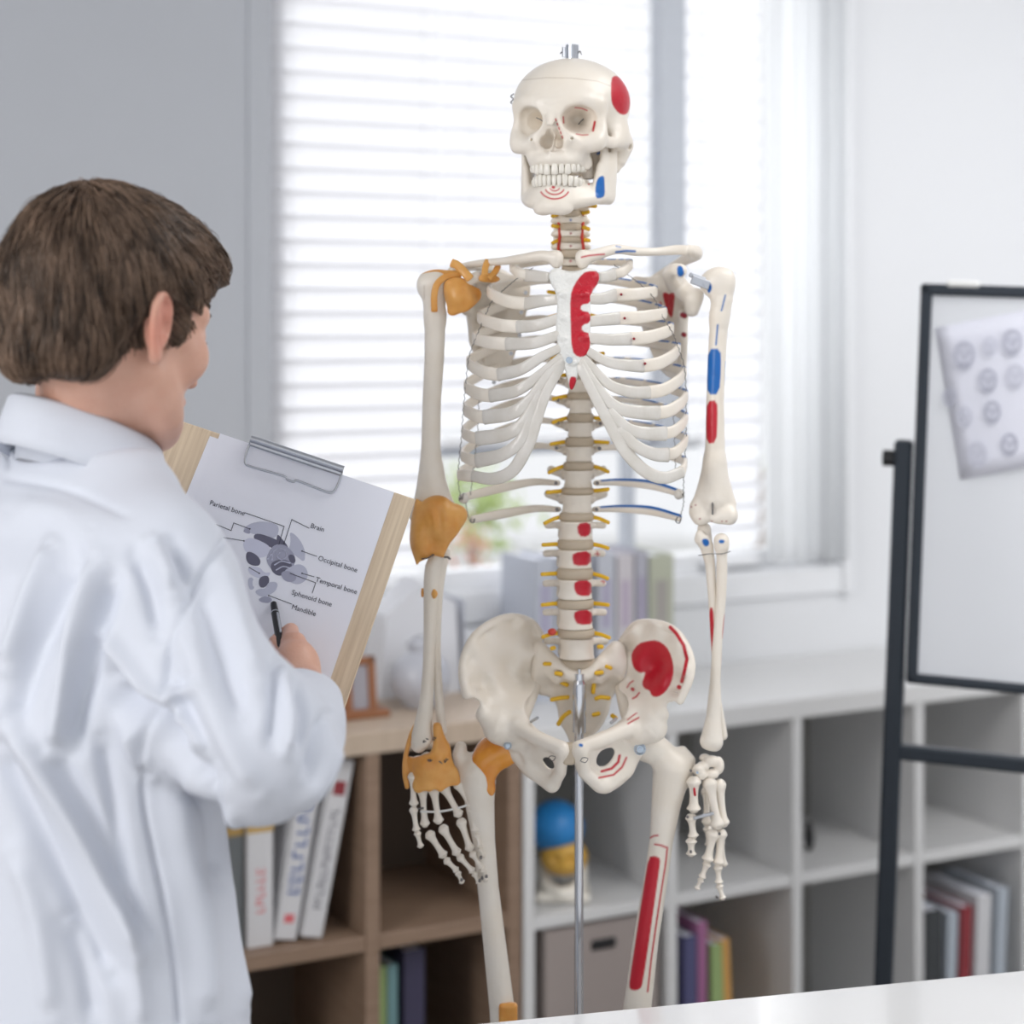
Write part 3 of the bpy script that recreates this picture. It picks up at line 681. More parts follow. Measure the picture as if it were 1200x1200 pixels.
# ---------------------------------------------------------------- skull
th = math.radians(-18); o_ = S(671, 145, 0)
HM = Matrix.Translation(Vector(o_))@Matrix.Rotation(th, 4, 'Z')@Matrix.Scale(mm, 4)
def skv(lo, hi, h, prims, name, parent, m=None, marks=None, it=1):
    v = Vol(lo, hi, h); prims(v); V, F = v.mesh(HM); V = relax(V, F, it)
    return mk(name, V, F, m or M['bonep'], parent, col=paint(V, vnorm(V, F), marks or []))
def mir(p, s): return [(s*a, b, c) for a, b, c in p]
def cranium(v):
    v.ell((0, -2, 24), (71, 85, 55.5)); v.ell((0, 20, -14), (54, 54, 36), 20)
    v.ell((0, -60, 2), (48, 24, 28), 18)
    v.box((0, -64, -30), (27, 20, 26), 13, 18)                                   # maxilla block
    v.tube([(-48, -60, 18), (-33, -76, 21), (-12, -85, 15), (0, -87, 12), (12, -85, 15), (33, -76, 21), (48, -60, 18)], 6.5, 12, res=3)
    v.tube([(0, -84, 10), (0, -92, -1), (0, -99, -11)], [8, 6, 3.5], 6, res=3)     # nasal bones
    for s in (-1, 1):
        v.tube(mir([(50, -58, 16), (53, -56, 0), (52, -60, -18), (46, -67, -31)], s), [7, 6, 9, 10], 9, res=3)
        v.tube(mir([(47, -66, -30), (34, -76, -33), (20, -82, -31)], s), [10.5, 9, 9], 9, res=3)
        v.tube(mir([(11, -86, 4), (16, -85, -12), (20, -83, -28)], s), [6, 6, 9], 7, res=3)
        v.tube(mir([(50, -60, -27), (60, -44, -29), (65, -24, -26), (64, -4, -20)], s), [8, 6, 5, 7], 7, res=3, sq=(1.25, 1.25, .8))
        v.tube(mir([(26, -66, -44), (30, -56, -52)], s), [12, 10], 8)
        v.tube(mir([(58, 16, -28), (55, 12, -46), (53, 8, -56)], s), [15, 10, 6], 8)   # mastoid
        v.ell((s*58, -6, -14), (14, 28, 20), k=12)
    # alveolar arch
    v.tube([(-29, -46, -52), (-28, -64, -52), (-19, -82, -51), (0, -90, -50), (19, -82, -51), (28, -64, -52), (29, -46, -52)], 8, 8, res=4)
    for s in (-1, 1):
        v.tube(mir([(34, -98, -4), (31, -72, -3), (20, -44, 0)], s), [20.5, 17.5, 7], 3.5, 's', sq=(.90, 1, 1.13))
        v.ell((s*86, -50, 0), (22, 26, 24), k=14, op='s')
        v.ell((s*49, -44, -46), (9, 22, 20), k=5, op='s')
        v.ell((s*48, -66, -56), (13, 16, 12), k=5, op='s')
        v.ell((s*27, -92, -40), (5, 5, 8), k=8, op='s')
        v.ell((s*67, 10, -29), (6, 4, 4), k=2, op='s')
        v.tube(mir([(1.0, -106, -13), (6.8, -101, -33)], s), [1.8, 7.6], 2.5, 's'); v.tube(mir([(2, -90, -14), (7, -74, -30)], s), [2.2, 8.5], 2, 's')
        v.ell((s*7.5, -86, -30), (7.5, 18, 8), k=2, op='s')
        v.ell((s*25, -90, -27), (1.8, 6, 1.6), op='s')
    v.tube([(0, -104, -13), (0, -88, -16)], [2.2, 2.6], 2, 's')
    v.tube([(1.0, -70, -12), (.5, -78, -26), (0, -84, -40)], [1.3, 1.3, 2.2], 1, sq=(1.4, .4, 1))   # septum and turbinates
    v.tube([(0, -97, -43), (0, -90, -46)], [1.5, 3], 4)                           # nasal spine
    for i in range(-6, 7):                                                        # root ridges
        a = i*.33; v.tube([(27*math.sin(a), -66-24*math.cos(a), -44), (28*math.sin(a), -66-25*math.cos(a), -56)], [2.0, 2.8], 2.5)
    v.ell((0, 6, -52), (16, 20, 12), k=5, op='s')                                 # skull base opening
    v.box((0, -54, -58), (23, 26, 9), 6, 4)
    for s in (-1, 1): v.tube(mir([(20, -40, -34), (27, -38, -52), (30, -34, -68)], s), [12, 9, 7], 6); v.tube(mir([(33, -14, -34), (34, -12, -56), (35, -8, -71)], s), [9, 8, 6], 6)   # pterygoid plates and styloid region
red_t = [(716, 92), (721, 88), (729, 92), (736, 104), (739, 118), (737, 131), (732, 135), (725, 133), (718, 124), (716, 116)]
sk_marks = [(SEAM, [(600, 99), (610, 94), (640, 91), (670, 91.5), (700, 95), (716, 101)], .5), (RED, red_t, None),
            (RED, [(674, 126), (682, 127), (688, 129.5)], 1.3), (RED, [(697, 143), (695, 153)], 2.6), (RED, [(675.5, 157), (682, 158.3), (689, 158)], 1.1), (RED, [(660, 137), (660.5, 144)], 1.6)]
sk_marks += [(RED, [(651.0+i*1.9, 139.5+i*5), (651.8+i*1.9, 141.7+i*5)], 1.5) for i in range(5)]
sk_marks += [(BLUE, [(700.5, 180), (704.5, 178.5)], 3.0)]
skull = skv((-78, -112, -72), (78, 92, 92), 1.15, cranium, 'skull', SK, marks=sk_marks)
def jaw(v):
    v.tube([(-47, -34, -92), (-38, -58, -97), (-22, -78, -101), (0, -86, -102), (22, -78, -101), (38, -58, -97), (47, -34, -92)], [8, 8.5, 9, 9.5, 9, 8.5, 8], 4, res=4)
    v.tube([(-40, -30, -84), (-33, -54, -87), (-20, -75, -90), (0, -84, -91), (20, -75, -90), (33, -54, -87), (40, -30, -84)], [7.5, 7, 6.5, 6.5, 6.5, 7, 7.5], 8, res=4)
    v.ell((0, -90, -108), (16, 8, 8), k=8); v.ell((-13, -85, -111), (10, 8, 6), k=7); v.ell((13, -85, -111), (10, 8, 6), k=7)
    for s in (-1, 1):
        for q in ([(51, -14, -88), (53, -10, -58), (55, -8, -32)], [(47, -36, -84), (49, -33, -56), (50, -36, -30)], [(49, -24, -88), (51, -21, -60), (52, -20, -44)]):
            v.tube(mir(q, s), [11, 9, 5.5], 6, res=3, sq=(1.6, .72, 1))
        v.tube(mir([(46, -36, -92), (50, -14, -91)], s), [10, 10], 6, sq=(1.6, 1, 1)); v.tube(mir([(43, -46, -86), (46, -42, -58)], s), [8, 5], 5, sq=(1.4, .9, 1))
        v.ell((s*55, -8, -30), (9, 5, 5), k=4)
    v.tube([(-38, -36, -81), (-27, -62, -83), (-14, -80, -84), (0, -86, -84.5), (14, -80, -84), (27, -62, -83), (38, -36, -81)], 4.5, 4, res=3)
    for i in range(-5, 6):
        a = i*.3; v.tube([(24*math.sin(a), -60-24*math.cos(a), -86), (24*math.sin(a), -60-25*math.cos(a), -97)], [2.4, 1.2], 2.5)
def arc(n, r, cy, z0):   # red arcs on the chin
    return [(650+r*math.sin(t), cy+r*.78*math.cos(t)) for t in np.linspace(-1.15, 1.15, 11)]
jm = [(RED, arc(0, 17.5, 219.5, 0), 1.7), (RED, arc(0, 11.5, 219, 0), 1.6), (RED, arc(0, 6, 219, 0), 1.3), (RED, [(648, 219.3), (649, 219.5)], 3.2),
      (RED, [(689.5, 210), (690, 216)], 1.8), (BLUE, [(699, 212), (703, 206.5), (708, 206), (708.5, 215), (709, 228), (706, 232), (698, 232.5), (697.5, 222)], None)]
jawo = skv((-70, -108, -124), (70, 6, -20), 1.1, jaw, 'mandible', skull, marks=jm)
# teeth
def tooth(x, y, ang, z, w, h, d, up):
    n = 8; V = []; F = []; prof = ((0, .62, .55), (.25, .86, .85), (.6, 1, 1), (.9, .95, .75), (1.0, .75, .35))
    ca, sa = math.cos(ang), math.sin(ang)
    for (t, a, b) in prof:
        for i in range(n):
            q = 2*math.pi*i/n+.39; cx = math.copysign(abs(math.cos(q))**.6, math.cos(q))*w/2*a; cy = math.copysign(abs(math.sin(q))**.6, math.sin(q))*d/2*b
            V.append(HM@Vector((x+cx*ca-cy*sa, y+cx*sa+cy*ca, z+(-1 if up else 1)*h*t)))
    for j in range(len(prof)-1):
        for i in range(n): F.append((j*n+i, j*n+(i+1) % n, (j+1)*n+(i+1) % n, (j+1)*n+i))
    F.append(tuple((len(prof)-1)*n+i for i in range(n)))
    F = [f if not up else f[::-1] for f in F]
    return mk('tooth', [tuple(v) for v in V], F, M['tooth'], skull if up else jawo)
for s in (-1, 1):
    x = .3
    for (w, h, d) in ((8.6, 12, 7), (7, 11, 6.5), (7.8, 11.5, 7.5), (7, 9.5, 8), (7, 9, 9), (9.5, 8.5, 10), (9, 8, 10)):
        a = (x+w/2)/28.5; x += w
        tooth(s*29*math.sin(min(a, 1.45)), -66-26.5*math.cos(a) if a < 1.45 else -66+(a-1.45)*25, s*min(a, 1.3), -55.0, w*1.03, h*1.22, d, True)
    x = .2
    for (w, h, d) in ((5.6, 11, 6), (6, 11, 6), (7, 12, 7), (7, 10, 7.5), (7.2, 9.5, 8.5), (10, 8.5, 9.5), (10, 8, 9.5)):
        a = (x+w/2)/26.5; x += w
        tooth(s*27.5*math.sin(min(a, 1.45)), -64.5-25*math.cos(a) if a < 1.45 else -64.5+(a-1.45)*25, s*min(a, 1.3), -82.5, w*1.04, h*1.26, d, False)
# top fitting, hooks and springs
mb = MB(); c = S(670.5, 67, -.005); mb.cyl(c-(0, 0, .004), c+(0, 0, .0150), .0078, n=24).cyl(c+(-.0095, 0, 0), c+(-.0095, 0, .012), .003, n=12)
mb.build('top_bolt', M['steel'], skull, smooth=False)
tube('wire_hook', tb([(677, 63, -.005), (679.5, 60, -.005), (681.5, 64, -.006)]), .0008, M['wire'], skull, n=6)
tube('wire_hook', tb([(662, 64, -.005), (659.5, 60.5, -.005), (656.5, 63, -.006)]), .0008, M['wire'], skull, n=6)
tube('wire_hook', tb([(602, 110, .01), (598.5, 113, .01), (601.5, 116, .01), (598.5, 120, .01), (602, 122, .01)]), .0009, M['wire'], skull, n=6)
def sks(pts): return [np.array(HM@Vector(p)) for p in pts]
tube('eye_wire', tb([(628.5, 138, -.062), (633, 140, -.064), (636.5, 142.5, -.066)]), .0006, M['wire'], skull, n=6)
tube('eye_wire', tb([(676, 149, -.045), (680, 143, -.045), (685, 138.5, -.045)]), .0006, M['wire'], skull, n=6)
tube('wire_hook', tb([(731, 106, .0), (728.5, 111, -.006), (731.5, 115, -.004), (730, 118, -.002)]), .0007, M['wire'], skull, n=6)

# ---------------------------------------------------------------- spine
def dsp(py): return float(np.interp(py, [235, 262, 300, 360, 430, 500, 560, 620, 690, 745, 790], [.016, .008, .022, .058, .066, .058, .044, .018, -.002, .0, .022]))
def cxs(py): return float(np.interp(py, [250, 300, 480, 560, 660, 730, 780], [668.5, 669.5, 680.5, 677.5, 673.5, 674.5, 677]))
def hws(py): return float(np.interp(py, [250, 298, 330, 470, 590, 620, 740], [11.5, 12, 12, 14, 19, 20.5, 21.5]))
def cylf(c, R, hh, waist=.1, asp=.78, tz=0.0):
    def f(X, Y, Z):
        dz = (Z-c[2])-tz*(Y-c[1]); r = R*(1-waist*(1-np.clip(dz/hh, -1, 1)**2)); q = np.sqrt((X-c[0])**2+((Y-c[1])/asp)**2)-r
        w = np.abs(dz)-hh; return np.minimum(np.maximum(q, w), 0)+np.sqrt(np.maximum(q, 0)**2+np.maximum(w, 0)**2)
    return f
px2 = lambda n, d=0.0: n*(2.3+d)/FP
bod = [(213, 9, 'c'), (228, 9, 'c'), (243, 9, 'c'), (258, 9, 'c'), (273.5, 9, 'c'), (288.5, 9.5, 'c'), (307, 10.5, 't')]+[(332, 16, 't'), (356, 16, 't'), (380, 16, 't'), (404, 16, 't'), (428, 16, 't'), (452, 17, 't'), (476, 18, 't'), (503.5, 19.5, 't'), (532, 20, 't'), (561, 22, 't'), (590, 23, 't'), (621, 23, 'l'), (654.5, 24, 'l'), (690, 25, 'l'), (724.5, 26, 'l'), (759, 27, 'l')]
rp = {621: [(677.5, 615), (690, 613), (692, 622), (688, 628), (679, 627)], 654.5: [(673, 649), (690, 646.5), (691, 661), (674, 662), (672, 655)], 690: [(675, 682), (691, 681), (692, 697), (678, 697), (674, 690)], 724.5: [(675, 717), (691, 715.5), (694, 730), (678, 731), (674, 724)]}
discs = [243, 250.5, 266, 280.5, 298]
for (py, hgt, ty) in bod:
    cx = cxs(py); d = dsp(py); hw = hws(py)*(1.0 if ty != 'c' else 1.0); R = px2(hw, d); asp = .8; c = S(cx, py, d+R*asp); h2 = px2(hgt, d)/2
    def pr(v):
        v.func(c-np.array((R*1.3, R*1.3, h2*2)), c+np.array((R*1.3, R*1.3, h2*2)), cylf(c, R, h2-.001, .12, asp))
        for s in (-1, 1):
            if ty == 'c':
                v.tube([c+(s*R*.8, 0, .001), c+(s*R*1.45, R*.35, .001), c+(s*R*1.75, R*.6, -.001)], [.0045, .005, .0035], .004); v.tube([c+(s*R*1.3, R*1.2, .005), c+(s*R*1.3, R*1.3, -.006)], .0055, .004)
                v.tube([c+(s*R*.9, -R*.1, h2*.6), c+(s*R*.98, R*.1, h2*1.5)], [.003, .0018], .003)
                v.tube([c+(s*R*1.2, R*1.2, 0), c+(0, R*2.2, -.002)], [.004, .003], .004)
            elif ty == 't':
                v.tube([c+(s*R*.75, R*.7, h2*.3), c+(s*R*1.0, R*1.5, h2*.3), c+(s*R*1.75, R*1.9, h2*.7)], [.006, .005, .0055], .004)
                v.tube([c+(s*R*.9, R*1.4, 0), c+(0, R*2.3, -.006)], [.004, .004], .004); v.ell(c+(s*R*.98, R*.35, h2*.5), (.004, .006, .006), k=.003)
            else:
                v.tube([c+(s*R*.7, R*.6, h2*.35), c+(s*R*1.1, R*1.1, h2*.3), c+(s*R*1.62, R*1.25, h2*.15+.001)], [.006, .0045, .0045], .004)
                v.tube([c+(s*R*.7, R*1.3, h2*.3), c+(s*R*.75, R*1.7, -h2*.9)], [.006, .006], .004); v.tube([c+(s*R*.7, R*1.5, 0), c+(0, R*2.1, -.004)], [.005, .005], .004)
        v.tube([c+(0, R*2.0, -.002), c+(0, R*2.0+(.03 if ty != 'c' else .014), -.008 if ty == 'l' else -.02 if ty == 't' else -.006)], [.0045, .004], .004, sq=(1.3, 1, .8))
    ex = R*2.1+.008; mks = []
    if py in rp:
        q_ = np.array(rp[py], float); q_ = q_.mean(0)+(q_-q_.mean(0))*1.2; mks.append((RED, q_, None))
        a = {621: (699, 624.5), 654.5: (700, 649), 690: (707, 681), 724.5: None}[py]
        if a: mks += [(RED, [(a[0]-2.5, a[1]), (a[0]+2.5, a[1]+.5)], 1.3), (RED, [(a[0], a[1]-2.5), (a[0]+.5, a[1]+2.5)], 1.3)]
    if ty == 'c': mks.append((BLUE if py == 258 else DKRED, [(668.7, py-.2), (669, py)], 2.2))
    if py == 307: mks += [(RED, [(668.5, 306), (668.8, 306)], 2.2), (RED, [(664, 314), (664.2, 314)], 1.5), (RED, [(670, 314), (670.2, 315)], 1.8)]
    vol({'c': 'cervical_vertebra', 't': 'thoracic_vertebra', 'l': 'lumbar_vertebra'}[ty], c-np.array((ex, R+.003, h2+.02)), c+np.array((ex, R*2+.045, h2+.01)), .0012 if ty == 'c' else .0014, pr, marks=mks)
ys = [b[0] for b in bod]; hs = [b[1] for b in bod]
gaps = [((ys[i]+hs[i]/2+ys[i+1]-hs[i+1]/2)/2, (ys[i+1]-hs[i+1]/2)-(ys[i]+hs[i]/2)) for i in range(len(ys)-1)]+[(778, 12)]
gaps = [g[:2] for g in gaps]
for gi, (py, gh) in enumerate(gaps):
    d = dsp(py); hw = hws(py)+.8; R = px2(hw, d); asp = .8; c = S(cxs(py), py, d+px2(hws(py), d)*asp); h2 = px2(gh+1.5, d)/2
    V = []; prof = [(-1, .9), (-.8, .98), (0, 1.03), (.8, .98), (1, .9)]; n = 36
    for (z, a) in prof:
        for i in range(n):
            q = 2*math.pi*i/n; V.append(c+(R*a*math.cos(q), R*a*asp*math.sin(q), h2*z))
    F = [(j*n+i, j*n+(i+1) % n, (j+1)*n+(i+1) % n, (j+1)*n+i) for j in range(4) for i in range(n)]+[tuple(range(n))[::-1], tuple(4*n+i for i in range(n))]
    dk = mk('intervertebral_disc', V, F, M['disc'], SK)
    # yellow nerve stubs at both sides
    cx = cxs(py)
    gi += -2
    if gi < 5: L = 9
    else: L = 17
    for s in (-1, 1):
        dy = [(3, -2), (-1, 3), (4, 1), (0, 2), (5, 1), (-2, 4), (4, 5), (1, 3)][gi % 8][0 if s < 0 else 1]
        if gi >= 11: dy = {11: (6, 2), 12: (3, 1), 13: (8, 7), 14: (2, -2), 15: (8, 7), 16: (1, 5), 17: (1, 6), 18: (2, 2), 19: (5, 6), 20: (0, 5)}.get(gi, (3, 4))[0 if s < 0 else 1]
        e = cx+s*(hw+L); y2 = py+dy
        tube('spinal_nerve', [S(cx+s*(hw-3), py, d+.018), S(cx+s*(hw+L*.4), py+dy*.35, d+.008), S(e, y2, d+.0)], [.0028, .0026, .0025], M['nerve'], dk, n=8, res=4)
for s in (-1, 1):     # vertebral artery in the neck
    tube('vertebral_artery', tb([(669+s*13.5, 249, .022), (669+s*14, 262, .02), (669+s*13, 275, .02), (669+s*14.5, 290, .026), (669+s*14, 299, .03)]), .0021, M['artery'], SK, n=8)
tube('nerve_root', tb([(688, 240, .03), (693, 241, .02), (698, 241.5, .014)]), .0028, M['nerve'], SK, n=8)
vol('disc_bulge', *bb(640, 656, 732, 748, -.03, .04), .001, lambda v: v.ell(S(647, 740.5, .002), (.0055, .0055, .0045)), M['artery'], it=1)

# ---------------------------------------------------------------- sternum
def dst(py): return float(np.interp(py, [308, 345, 430, 465], [-.058, -.078, -.096, -.092]))
st = [(643, 318), (653, 313), (661, 317), (672, 318), (682, 316), (689, 313), (702, 318), (703, 330), (693, 344), (692, 350), (692, 372), (692, 392), (692, 409), (686, 418), (680, 423), (678, 436), (675, 450), (669, 460), (665, 444), (661, 430), (657, 420), (653, 404), (651, 380), (653, 362), (652, 343), (644, 331)]
ctl = [(x, y, dst(y)) for y in (310, 330, 350, 380, 410, 440, 460) for x in (645, 670, 700)]
redp = [(683, 320), (690, 317.5), (702, 318), (702.5, 330), (693, 342), (692, 355.5), (681, 357), (680.5, 364), (692, 366), (692, 378), (682, 381), (682, 388), (692, 391), (692, 404), (688, 417), (677, 419), (670, 411), (668.5, 380), (668, 347), (673, 333)]
vol('sternum', *bb(638, 708, 308, 466, -.12, -.03), .0011, lambda v: (v.plate(st, ctl, .010, rnd=.004, sm=1), [v.ell(S(x_, y_, dst(y_)-.004), (.006, .003, .004), k=.003) for x_, y_ in ((650, 322), (695, 323), (672, 345), (660, 345), (684, 345), (660, 372), (685, 372), (659, 396), (684, 396), (671, 425))]), M['stern'], marks=[(RED, redp, None), (RED, [(668, 442), (672, 441), (676, 443), (674, 453), (669, 459), (666.5, 452)], None)])
mb = MB(); c = S(667, 422, dst(422)-.006); mb.cyl(c+(0, .004, 0), c-(0, .003, 0), .004, n=16); mb.build('screw', M['zinc'], SK)

# ---------------------------------------------------------------- ribs
c0x = 677
RL = {1: (307, (601, 312), (617, 322)), 2: (330, (573, 341), (617, 356)), 3: (352, (562, 371), (608, 383)), 4: (376, (556, 396), (596, 403)), 5: (400, (549, 424), (586, 439)), 6: (424, (546, 452), (577, 464)), 7: (448, (545, 479), (570, 489)), 8: (470, (543, 506), (562, 514)), 9: (497, (542, 533), (561, 540)), 10: (526, (538, 556), (556, 558))}
RR = {1: (307, (738, 308), (720, 321)), 2: (330, (768, 341), (720, 346)), 3: (352, (779, 366), (724, 373)), 4: (376, (787, 384), (737, 397)), 5: (400, (795, 408), (752, 429)), 6: (424, (802, 436), (759, 460)), 7: (448, (804, 463), (770, 484)), 8: (470, (804, 489), (778, 508)), 9: (497, (804, 514), (781, 533)), 10: (526, (803, 541), (798, 553))}
CL = {1: [(630, 324, -.05), (643, 325, -.062)], 2: [(634, 353, -.07), (653, 351, -.078)], 3: [(630, 381, -.08), (654, 374, -.084)], 4: [(625, 402, -.085), (654, 393, -.089)], 5: [(610, 433, -.085), (635, 418, -.09), (656, 408, -.092)], 6: [(605, 458, -.088), (632, 440, -.093), (658, 418, -.093)],
      7: [(600, 484, -.09), (622, 468, -.096), (643, 440, -.097), (660, 424, -.094)], 8: [(595, 508, -.09), (617, 490, -.097), (634, 458, -.098)], 9: [(588, 533, -.086), (610, 516, -.096), (625, 484, -.098)], 10: [(578, 561, -.078), (601, 551, -.09), (619, 521, -.097), (630, 488, -.099), (641, 458, -.1), (658, 428, -.095)]}
CR = {1: [(712, 324, -.05), (702, 325, -.062)], 2: [(705, 350, -.07), (690, 350, -.078)], 3: [(706, 375, -.08), (690, 377, -.084)], 4: [(715, 398, -.085), (690, 396, -.089)], 5: [(735, 428, -.085), (712, 424, -.09), (690, 412, -.092)], 6: [(738, 459, -.088), (712, 449, -.093), (684, 420, -.093)],
      7: [(748, 483, -.09), (722, 477, -.096), (700, 455, -.097), (680, 424, -.094)], 8: [(758, 508, -.09), (736, 502, -.097), (714, 482, -.098)], 9: [(766, 532, -.086), (745, 522, -.096), (726, 502, -.098)], 10: [(778, 560, -.078), (756, 552, -.09), (733, 529, -.097), (716, 500, -.099), (699, 468, -.1), (679, 428, -.095)]}
for s, R_, C_ in ((-1, RL, CL), (1, RR, CR)):
    for n in range(1, 11):
        pv, lat, ju = R_[n]; ds = dsp(pv); hx = cxs(pv); W = abs(lat[0]-hx); big = min(1, .5+n*.12)
        jd = {1: -.032, 2: -.05}.get(n, -.066 if n < 9 else -.058)
        k = lambda f, g, dd: (hx+s*W*f, pv+(lat[1]-pv)*g, dd)
        pts = [k(.17, -.05, ds+.012), k(.36, -.12, ds+.034), k(.62, .12, ds+.042*big+.004), k(.86, .55, .038*big+.012), k(.985, .9, .012), (lat[0], lat[1]+1, -.012),
               (lat[0]+(ju[0]-lat[0])*.16, lat[1]+(ju[1]-lat[1])*.42, jd*.52), (lat[0]+(ju[0]-lat[0])*.55, lat[1]+(ju[1]-lat[1])*.85, jd*.86), (ju[0], ju[1], jd)]
        hz_ = [.0035, .0042, .005, .0055, .006, .0062, .0066, .007, .0072]; w_ = [.004, .0034, .003, .0028, .0026, .0026, .0028, .003, .0032]
        if n == 1: hz_ = [q*.8 for q in hz_]; w_ = [q*1.6 for q in w_]
        hz_ = [q*(1.12 if n < 8 else 1.02) for q in hz_]
        def rc(V, t, th_, s=s, n=n):
            c = np.zeros((len(V), 4)); c[:, :3] = BLUE if s > 0 else RED
            top = (np.cos(th_) > .55)
            if s > 0: c[:, 3] = (top & (t > .12) & (t < .62) & (np.sin(t*60+n*2) > -.75)).astype(float)
            return c
        r_ = tube('rib', tb(pts), hz_, M['bonep'], SK, rb=w_, n=16, res=9, col=rc, flat_=.6)
        if s > 0 and 2 <= n <= 5:
            mx_, my_ = {2: (728, 345), 3: (732, 373), 4: (743, 397), 5: (756, 426)}[n]
            c = S(mx_, my_, jd-.0035); V, F, _, _ = sweep([c+(0, .003, 0), c-(0, .0012, 0)], .0016, n=10, res=1, up=(1, 0, 0)); mk('rib_mark', V, F, flat('mark_red', DKRED), r_)
        cp = [(ju[0]-(C_[n][0][0]-ju[0])*.08, ju[1], jd+.001), *C_[n]]; e = len(cp)
        h_c = np.linspace(.0072, .0056, e); 
        if n >= 5: h_c = np.linspace(.0072, .0046, e)
        if n == 10: h_c = np.array([.0055, .006, .0062, .006, .0055, .005, .0045][:e])
        tube('costal_cartilage', tb(cp), h_c*(1.12 if n < 7 else 1.25), M['cart'], r_, rb=.0036, n=16, res=7, flat_=.6)
        # screw joining rib to vertebra
        if n > 1:
            c = S(*k(.19, -.04, ds+.006)); mb = MB(); mb.cyl(c+(0, .002, 0), c-(0, .003, 0), .0024, n=10); mb.build('rib_screw', M['wire'], r_)
for s in (-1, 1):
    for pv, tip, n in ((566, (542, 583) if s < 0 else (797, 578), 11), (597, (553, 609) if s < 0 else (797, 607), 12)):
        hx = cxs(pv); W = tip[0]-hx; pts = [(hx+W*.17, pv, .05), (hx+W*.4, pv-1 if s < 0 else pv-1, .07), (hx+W*.72, pv+(tip[1]-pv)*.45-(0 if s < 0 else 3), .055), (tip[0], tip[1], .02)]
        def rc(V, t, th_, s=s):
            c = np.zeros((len(V), 4)); c[:, :3] = BLUE; c[:, 3] = ((np.cos(th_) > .45) & (s > 0) & (t > .14)).astype(float); return c
        r_ = tube('rib', tb(pts), [.0035, .0048, .006, .0048], M['bonep'], SK, rb=[.004, .003, .003, .003], n=14, res=8, col=rc)
        if n == 11:
            V, F, _, _ = sweep(tb([(tip[0]-s*2, tip[1]+1, .022), (tip[0]+s*1, tip[1]+1.5, .018)]), [.007, .0055], n=12, res=3); mk('rib_tip', V, F, M['cart'], r_)
        c = S(hx+W*.19, pv, .043); mb = MB(); mb.cyl(c+(0, .002, 0), c-(0, .003, 0), .0024, n=10); mb.build('rib_screw', M['wire'], r_)
for (x_, y_) in ((616, 343), (611, 366), (609, 393), (599, 414), (579, 448)):
    c = S(x_, y_, .068 if y_ < 400 else .055); mb = MB(); mb.cyl(c+(0, .004, 0), c-(0, .004, 0), .0026, n=12); mb.build('screw', M['steel'], SK)
# tension wires at both flanks and over the top ribs
def twist(pts, nm='tension_wire', r=.0005):
    p = catmull(np.array(tb(pts)), 14); t = np.arange(len(p)); q = p+np.stack([np.cos(t*1.6), np.sin(t*1.6), 0*t], 1)*.0007
    V, F, _, _ = sweep(q, r, n=5, res=1); return mk(nm, V, F, M['wire'], SK)
twist([(624, 314, -.045), (604, 328, -.02), (590, 340, -.02), (577, 352, -.025), (568, 372, -.03), (558, 395, -.03), (549, 420, -.03), (546, 450, -.025), (543, 480, -.02), (541, 510, -.02), (538, 540, -.02), (537, 565, -.01), (541, 585, .01), (543, 578, .015)])
twist([(561, 470, .02), (560, 500, .02), (557, 530, .02), (554, 560, .02), (551, 580, .02)]); twist([(546, 590, .02), (548, 602, .018), (551, 611, .015), (555, 612, .012), (556, 608, .012)])
twist([(719, 310, -.04), (737, 323, -.02), (756, 338, -.025), (768, 352, -.03), (776, 370, -.03), (787, 388, -.03), (794, 405, -.03), (802, 430, -.025), (804, 460, -.02), (804, 490, -.02), (804, 515, -.02), (802, 545, -.015), (801, 570, .0), (801, 590, .012), (797, 606, .016)])
twist([(788, 470, .02), (790, 500, .02), (791, 530, .02), (792, 556, .02)]); twist([(794, 606, .01), (792, 611, .01), (796, 613, .01), (798, 608, .012)])

# ---------------------------------------------------------------- clavicles and scapulae
cm = [(RED, [(681.5, 301.5), (690, 299.5), (700, 298.5), (708, 298)], 1.8), (BLUE, [(722, 295.5), (734, 294), (744, 294.5)], 2.4), (BLUE, [(722, 288.5), (727, 289.5)], 1.3)]
vol('clavicle', *bb(672, 815, 278, 318, -.08, .04), .0012, lambda v: (v.tube(tb([(683, 303, -.058), (700, 298, -.052), (722, 292, -.04), (745, 295, -.02), (768, 295, 0), (790, 293, .008), (803, 293, .008)]), [.0076, .0068, .0060, .0052, .0048, .0058, .006], res=4, sq=(1, 1, .95)), v.tube(tb([(682, 300, -.057), (683, 310, -.056)]), [.007, .006], .006)), marks=cm)
vol('clavicle', *bb(530, 668, 282, 322, -.08, .04), .0012, lambda v: (v.tube(tb([(652, 303, -.058), (635, 300, -.052), (612, 303, -.04), (590, 306, -.018), (566, 308, 0), (548, 311, .012), (534, 314, .016)]), [.0072, .0068, .0060, .005, .0046, .0045, .0035], res=4), v.tube(tb([(652, 300, -.056), (652, 309, -.056)]), [.007, .006], .006)))
sc_r = [(738, 322), (758, 325), (775, 322), (790, 312), (800, 320), (806, 332), (818, 346), (815, 358), (805, 368), (802, 385), (801, 400), (803, 425), (800, 440), (786, 446), (770, 430), (755, 395), (742, 350)]
cr_ = [(738, 322, .10), (770, 322, .085), (800, 325, .05), (818, 350, .03), (803, 385, .05), (802, 425, .075), (786, 446, .09), (755, 395, .105), (770, 360, .098)]
